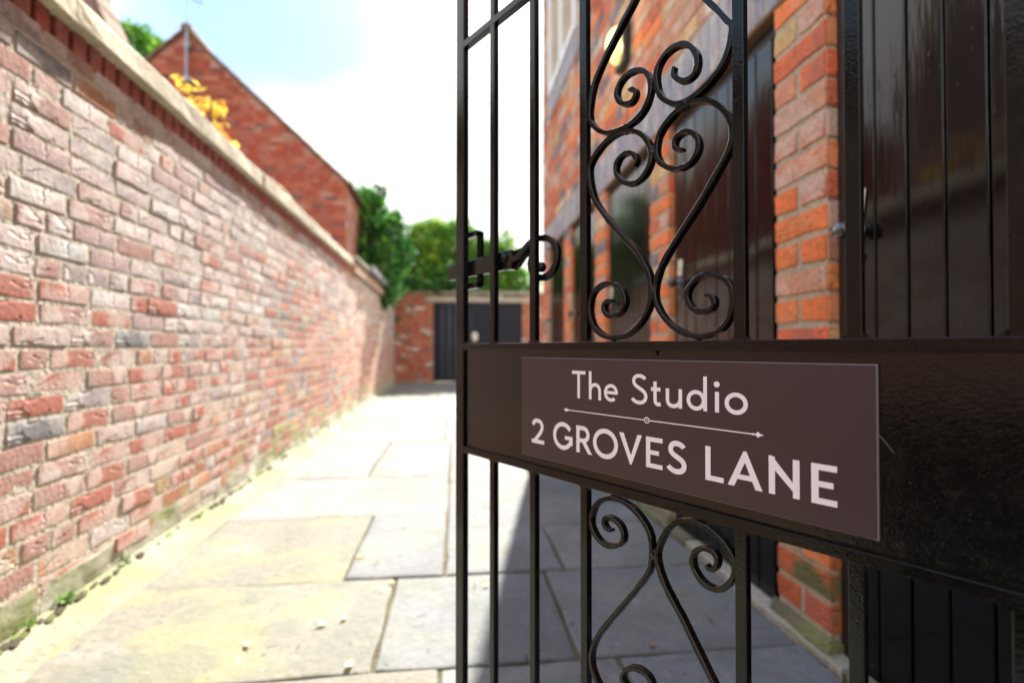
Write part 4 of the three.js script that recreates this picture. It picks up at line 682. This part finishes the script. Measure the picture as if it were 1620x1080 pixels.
{ // dry stalk caught behind the sign
  const t = thing('dry_stalk', 'thin dry stalk sticking out from behind the right edge of the sign', 'stalk', GATE_POS, GATE_TURN);
  part('stem', tube([[0.494, 0.777, -0.004], [0.501, 0.770, -0.0042], [0.506, 0.764, -0.004], [0.511, 0.757, -0.0035]], 0.0004, 0.0002, 10, 5), std({ color: rgb(0.3, 0.22, 0.14), roughness: 0.8 }), t);
}
{ // what the gate panel mirrors: a black bin by the wall, outside the frame
  const t = thing('wheelie_bin', 'black wheeled bin against the left wall beside the gate', 'bin', [-0.96, 0, 0.25]), m = std({ color: rgb(0.012, 0.012, 0.013), roughness: 0.6 });
  const b = new RoundedBoxGeometry(0.46, 0.58, 0.7, 3, 0.03), p = b.attributes.position; for (let k = 0; k < p.count; k++) { const f = 0.86 + 0.14 * (p.getY(k) / 0.58 + 0.5); p.setX(k, p.getX(k) * f); p.setZ(k, p.getZ(k) * f); } b.computeVertexNormals(); b.translate(0, 0.35, 0);
  part('body', b, m, t); part('lid', new RoundedBoxGeometry(0.5, 0.05, 0.76, 3, 0.02).translate(0, 0.665, 0), m, t); part('handle', new THREE.CylinderGeometry(0.014, 0.014, 0.4, 10).rotateZ(Math.PI / 2).translate(0, 0.63, 0.41), m, t);
  for (const sx of [-0.2, 0.2]) part(numberIn(t, 'wheel'), new THREE.CylinderGeometry(0.1, 0.1, 0.05, 20).rotateZ(Math.PI / 2).translate(sx, 0.1, 0.3), m, t);
}

// ------------------------------------------------------------------ the name plate
{
  const t = thing('name_sign', 'brown rectangular name plate with white lettering fixed to the gate panel', 'sign', GATE_POS, GATE_TURN);
  const W = 2048, H = 654, cv = document.createElement('canvas'); cv.width = W; cv.height = H;
  const x = cv.getContext('2d'); x.fillStyle = '#413235'; x.fillRect(0, 0, W, H);
  x.scale(W / 500, W / 500); x.translate(0, -0.1);
  const INK = '#f8f0f8'; x.fillStyle = INK; x.strokeStyle = INK; x.lineCap = 'butt'; x.lineJoin = 'miter'; x.miterLimit = 6;
  const st = (w, f) => { x.lineWidth = w; x.beginPath(); f(); x.stroke(); };
  const line = (...p) => { x.moveTo(p[0], p[1]); for (let k = 2; k < p.length; k += 2) x.lineTo(p[k], p[k + 1]); };
  const poly = (...p) => { x.beginPath(); line(...p); x.closePath(); x.fill(); };
  const ell = (cx, cy, rx, ry, a0 = 0, a1 = 6.2832, ccw = false) => x.ellipse(cx, cy, rx, ry, 0, a0, a1, ccw);
  const A = 5.0;
  st(A, () => { line(116.5, 20.7, 143.5, 20.7); line(130, 20, 130, 58.4); });                                                                     // T
  st(A, () => { line(152.6, 18.0, 152.6, 58.4); x.moveTo(152.6, 49); x.bezierCurveTo(152.6, 39, 157.5, 37, 161.8, 37); x.bezierCurveTo(168, 37, 170.4, 41, 170.4, 47.5); x.lineTo(170.4, 58.4); });   // h
  st(4.8, () => { x.moveTo(200.4, 45.4); ell(190.6, 46.5, 9.9, 9.8, -0.12, 0.86, true); }); st(4.4, () => line(181, 46.2, 202.4, 46.2));             // e
  st(5.0, () => { x.moveTo(247.3, 25.2); x.bezierCurveTo(243, 19.2, 229.2, 19, 229.2, 28.2); x.bezierCurveTo(229.2, 37, 248.2, 37.4, 248.2, 47.4); x.bezierCurveTo(248.2, 57.8, 232, 58.4, 226.6, 50.8); });   // S
  st(A, () => { x.moveTo(262.3, 27.2); x.lineTo(262.3, 50); x.bezierCurveTo(262.3, 55.5, 265.5, 57, 270.6, 55); line(256.2, 37, 270.4, 37); });        // t
  st(A, () => { x.moveTo(280.4, 34.8); x.lineTo(280.4, 48); x.bezierCurveTo(280.4, 53.8, 284, 56, 288.6, 56); x.bezierCurveTo(294, 56, 298.4, 52.5, 298.4, 46); line(298.4, 34.8, 298.4, 58.4); });     // u
  st(4.8, () => { ell(319.2, 46.5, 9.9, 9.7); line(331, 18, 331, 58.4); });                                                                        // d
  st(A, () => line(345.6, 34.8, 345.6, 58.4)); x.beginPath(); ell(345.4, 26.4, 3.6, 3.5); x.fill();                                                // i
  st(5.0, () => ell(368, 46.5, 10.8, 9.8));                                                                                                       // o
  st(1.35, () => { line(106, 77.6, 245.6, 77.6); line(253.4, 77.6, 390, 77.6); }); st(1.4, () => ell(249.5, 77.6, 3.6, 3.4)); x.beginPath(); ell(249.5, 77.6, 1.1, 1.1); x.fill();
  poly(98, 77.6, 103, 76.2, 105, 74.1, 107, 76.4, 109, 77.6, 107, 78.8, 105, 81.1, 103, 79); poly(108, 77.6, 110, 76, 112, 77.6, 110, 79.2);
  poly(398.5, 77.6, 394, 76.2, 392, 74.1, 390, 76.4, 387.6, 77.6, 390, 78.8, 392, 81.1, 394, 79); poly(389, 77.6, 387, 76, 385, 77.6, 387, 79.2);
  const B = 6.6, T0 = 98.2, T1 = 137.4;
  st(6.4, () => { x.moveTo(29.3, 108.4); x.bezierCurveTo(32, 100.6, 36, 100.9, 40, 100.9); x.bezierCurveTo(46, 100.9, 50.6, 104, 50.6, 110.2); x.bezierCurveTo(50.6, 117, 44, 122, 31.4, 135.4); }); x.fillRect(25.6, 131.2, 29.8, 6.2);   // 2
  st(B, () => { x.moveTo(112.8, 107.2); ell(97.2, 117.8, 18, 17.6, -0.72, 0.42, true); }); x.fillRect(101.5, 117.0, 16, 5.8); x.fillRect(111.2, 117.0, 6.3, 13.6);    // G
  x.fillRect(125, T0, 6.8, T1 - T0); st(6.2, () => { x.moveTo(128, 101.3); x.lineTo(138, 101.3); x.bezierCurveTo(151.5, 101.3, 151.5, 119.3, 138, 119.3); x.lineTo(128, 119.3); }); poly(135.4, 120.5, 142.6, 118.6, 156, T1, 148, T1);   // R
  st(B, () => ell(180.2, 117.8, 19.2, 17.6));                                                                                                     // O
  poly(204.6, T0, 212.4, T0, 224.2, 126.6, 234.8, T0, 242, T0, 225.3, 138.8, 222.8, 138.8);                                                        // V
  x.fillRect(248.2, T0, 6.6, T1 - T0); x.fillRect(248.2, T0, 25, 5.9); x.fillRect(248.2, 114.8, 19.6, 5.7); x.fillRect(248.2, T1 - 5.9, 24.8, 5.9);    // E
  st(6.6, () => { x.moveTo(302.8, 105.6); x.bezierCurveTo(298, 99, 284.6, 99.2, 284.6, 108.8); x.bezierCurveTo(284.6, 118, 303.2, 117.2, 303.2, 127); x.bezierCurveTo(303.2, 137.2, 287, 137.6, 281, 129.8); });   // S
  x.fillRect(330.8, T0, 6.6, T1 - T0); x.fillRect(330.8, T1 - 6, 22.4, 6);                                                                          // L
  poly(357.8, T1, 376, 97.6, 379.4, 97.6, 396.6, T1, 388.9, T1, 377.6, 110, 365.4, T1); x.fillRect(367, 123.4, 20.5, 5.7);                             // A
  x.fillRect(403, T0, 6.5, T1 - T0); x.fillRect(427, T0, 6.5, T1 - T0); poly(403, T0 - 0.8, 406.4, T0 - 0.8, 433.4, T1 - 8, 433.4, T1 + 0.4, 430.6, T1 - 3, 403, T0 + 7.6);   // N
  x.fillRect(444.2, T0, 6.8, T1 - T0); x.fillRect(444.2, T0, 23, 6.1); x.fillRect(444.2, 114.8, 19.8, 5.9); x.fillRect(444.2, T1 - 6.1, 23, 6.1);       // E
  const map = new THREE.CanvasTexture(cv); map.colorSpace = THREE.SRGBColorSpace; map.magFilter = THREE.LinearFilter;
  const face = std({ map, roughness: 0.46, roughnessMap: tex(512, (u, v) => 0.68 + 0.3 * fbm(u, v, 4, 3, 6, 681)) }), edge = std({ color: rgb(0.26, 0.22, 0.26), roughness: 0.3 });
  const yt = 0.85 - 0.0147, yb = 0.85 - 0.1744;
  const body = new RoundedBoxGeometry(0.5, yt - yb, 0.0042, 2, 0.0006); body.translate(0.25, (yt + yb) / 2, -0.0026);
  part('backing_board', body, edge, t);
  const fg = new THREE.Shape(); const e = 0.0007, rc = 0.0022; fg.moveTo(e + rc, yb + e); fg.lineTo(0.5 - e - rc, yb + e); fg.quadraticCurveTo(0.5 - e, yb + e, 0.5 - e, yb + e + rc); fg.lineTo(0.5 - e, yt - e - rc); fg.quadraticCurveTo(0.5 - e, yt - e, 0.5 - e - rc, yt - e); fg.lineTo(e + rc, yt - e); fg.quadraticCurveTo(e, yt - e, e, yt - e - rc); fg.lineTo(e, yb + e + rc); fg.quadraticCurveTo(e, yb + e, e + rc, yb + e);
  const g = new THREE.ExtrudeGeometry(fg, { depth: 0.0004, bevelEnabled: false }), p = g.attributes.position, uv = g.attributes.uv;
  for (let k = 0; k < p.count; k++) uv.setXY(k, p.getX(k) / 0.5, (p.getY(k) - yb) / (yt - yb));
  g.translate(0, 0, -0.0005 + 0.0001);
  part('face', g, face, t);
}

renderer.render(scene, camera);
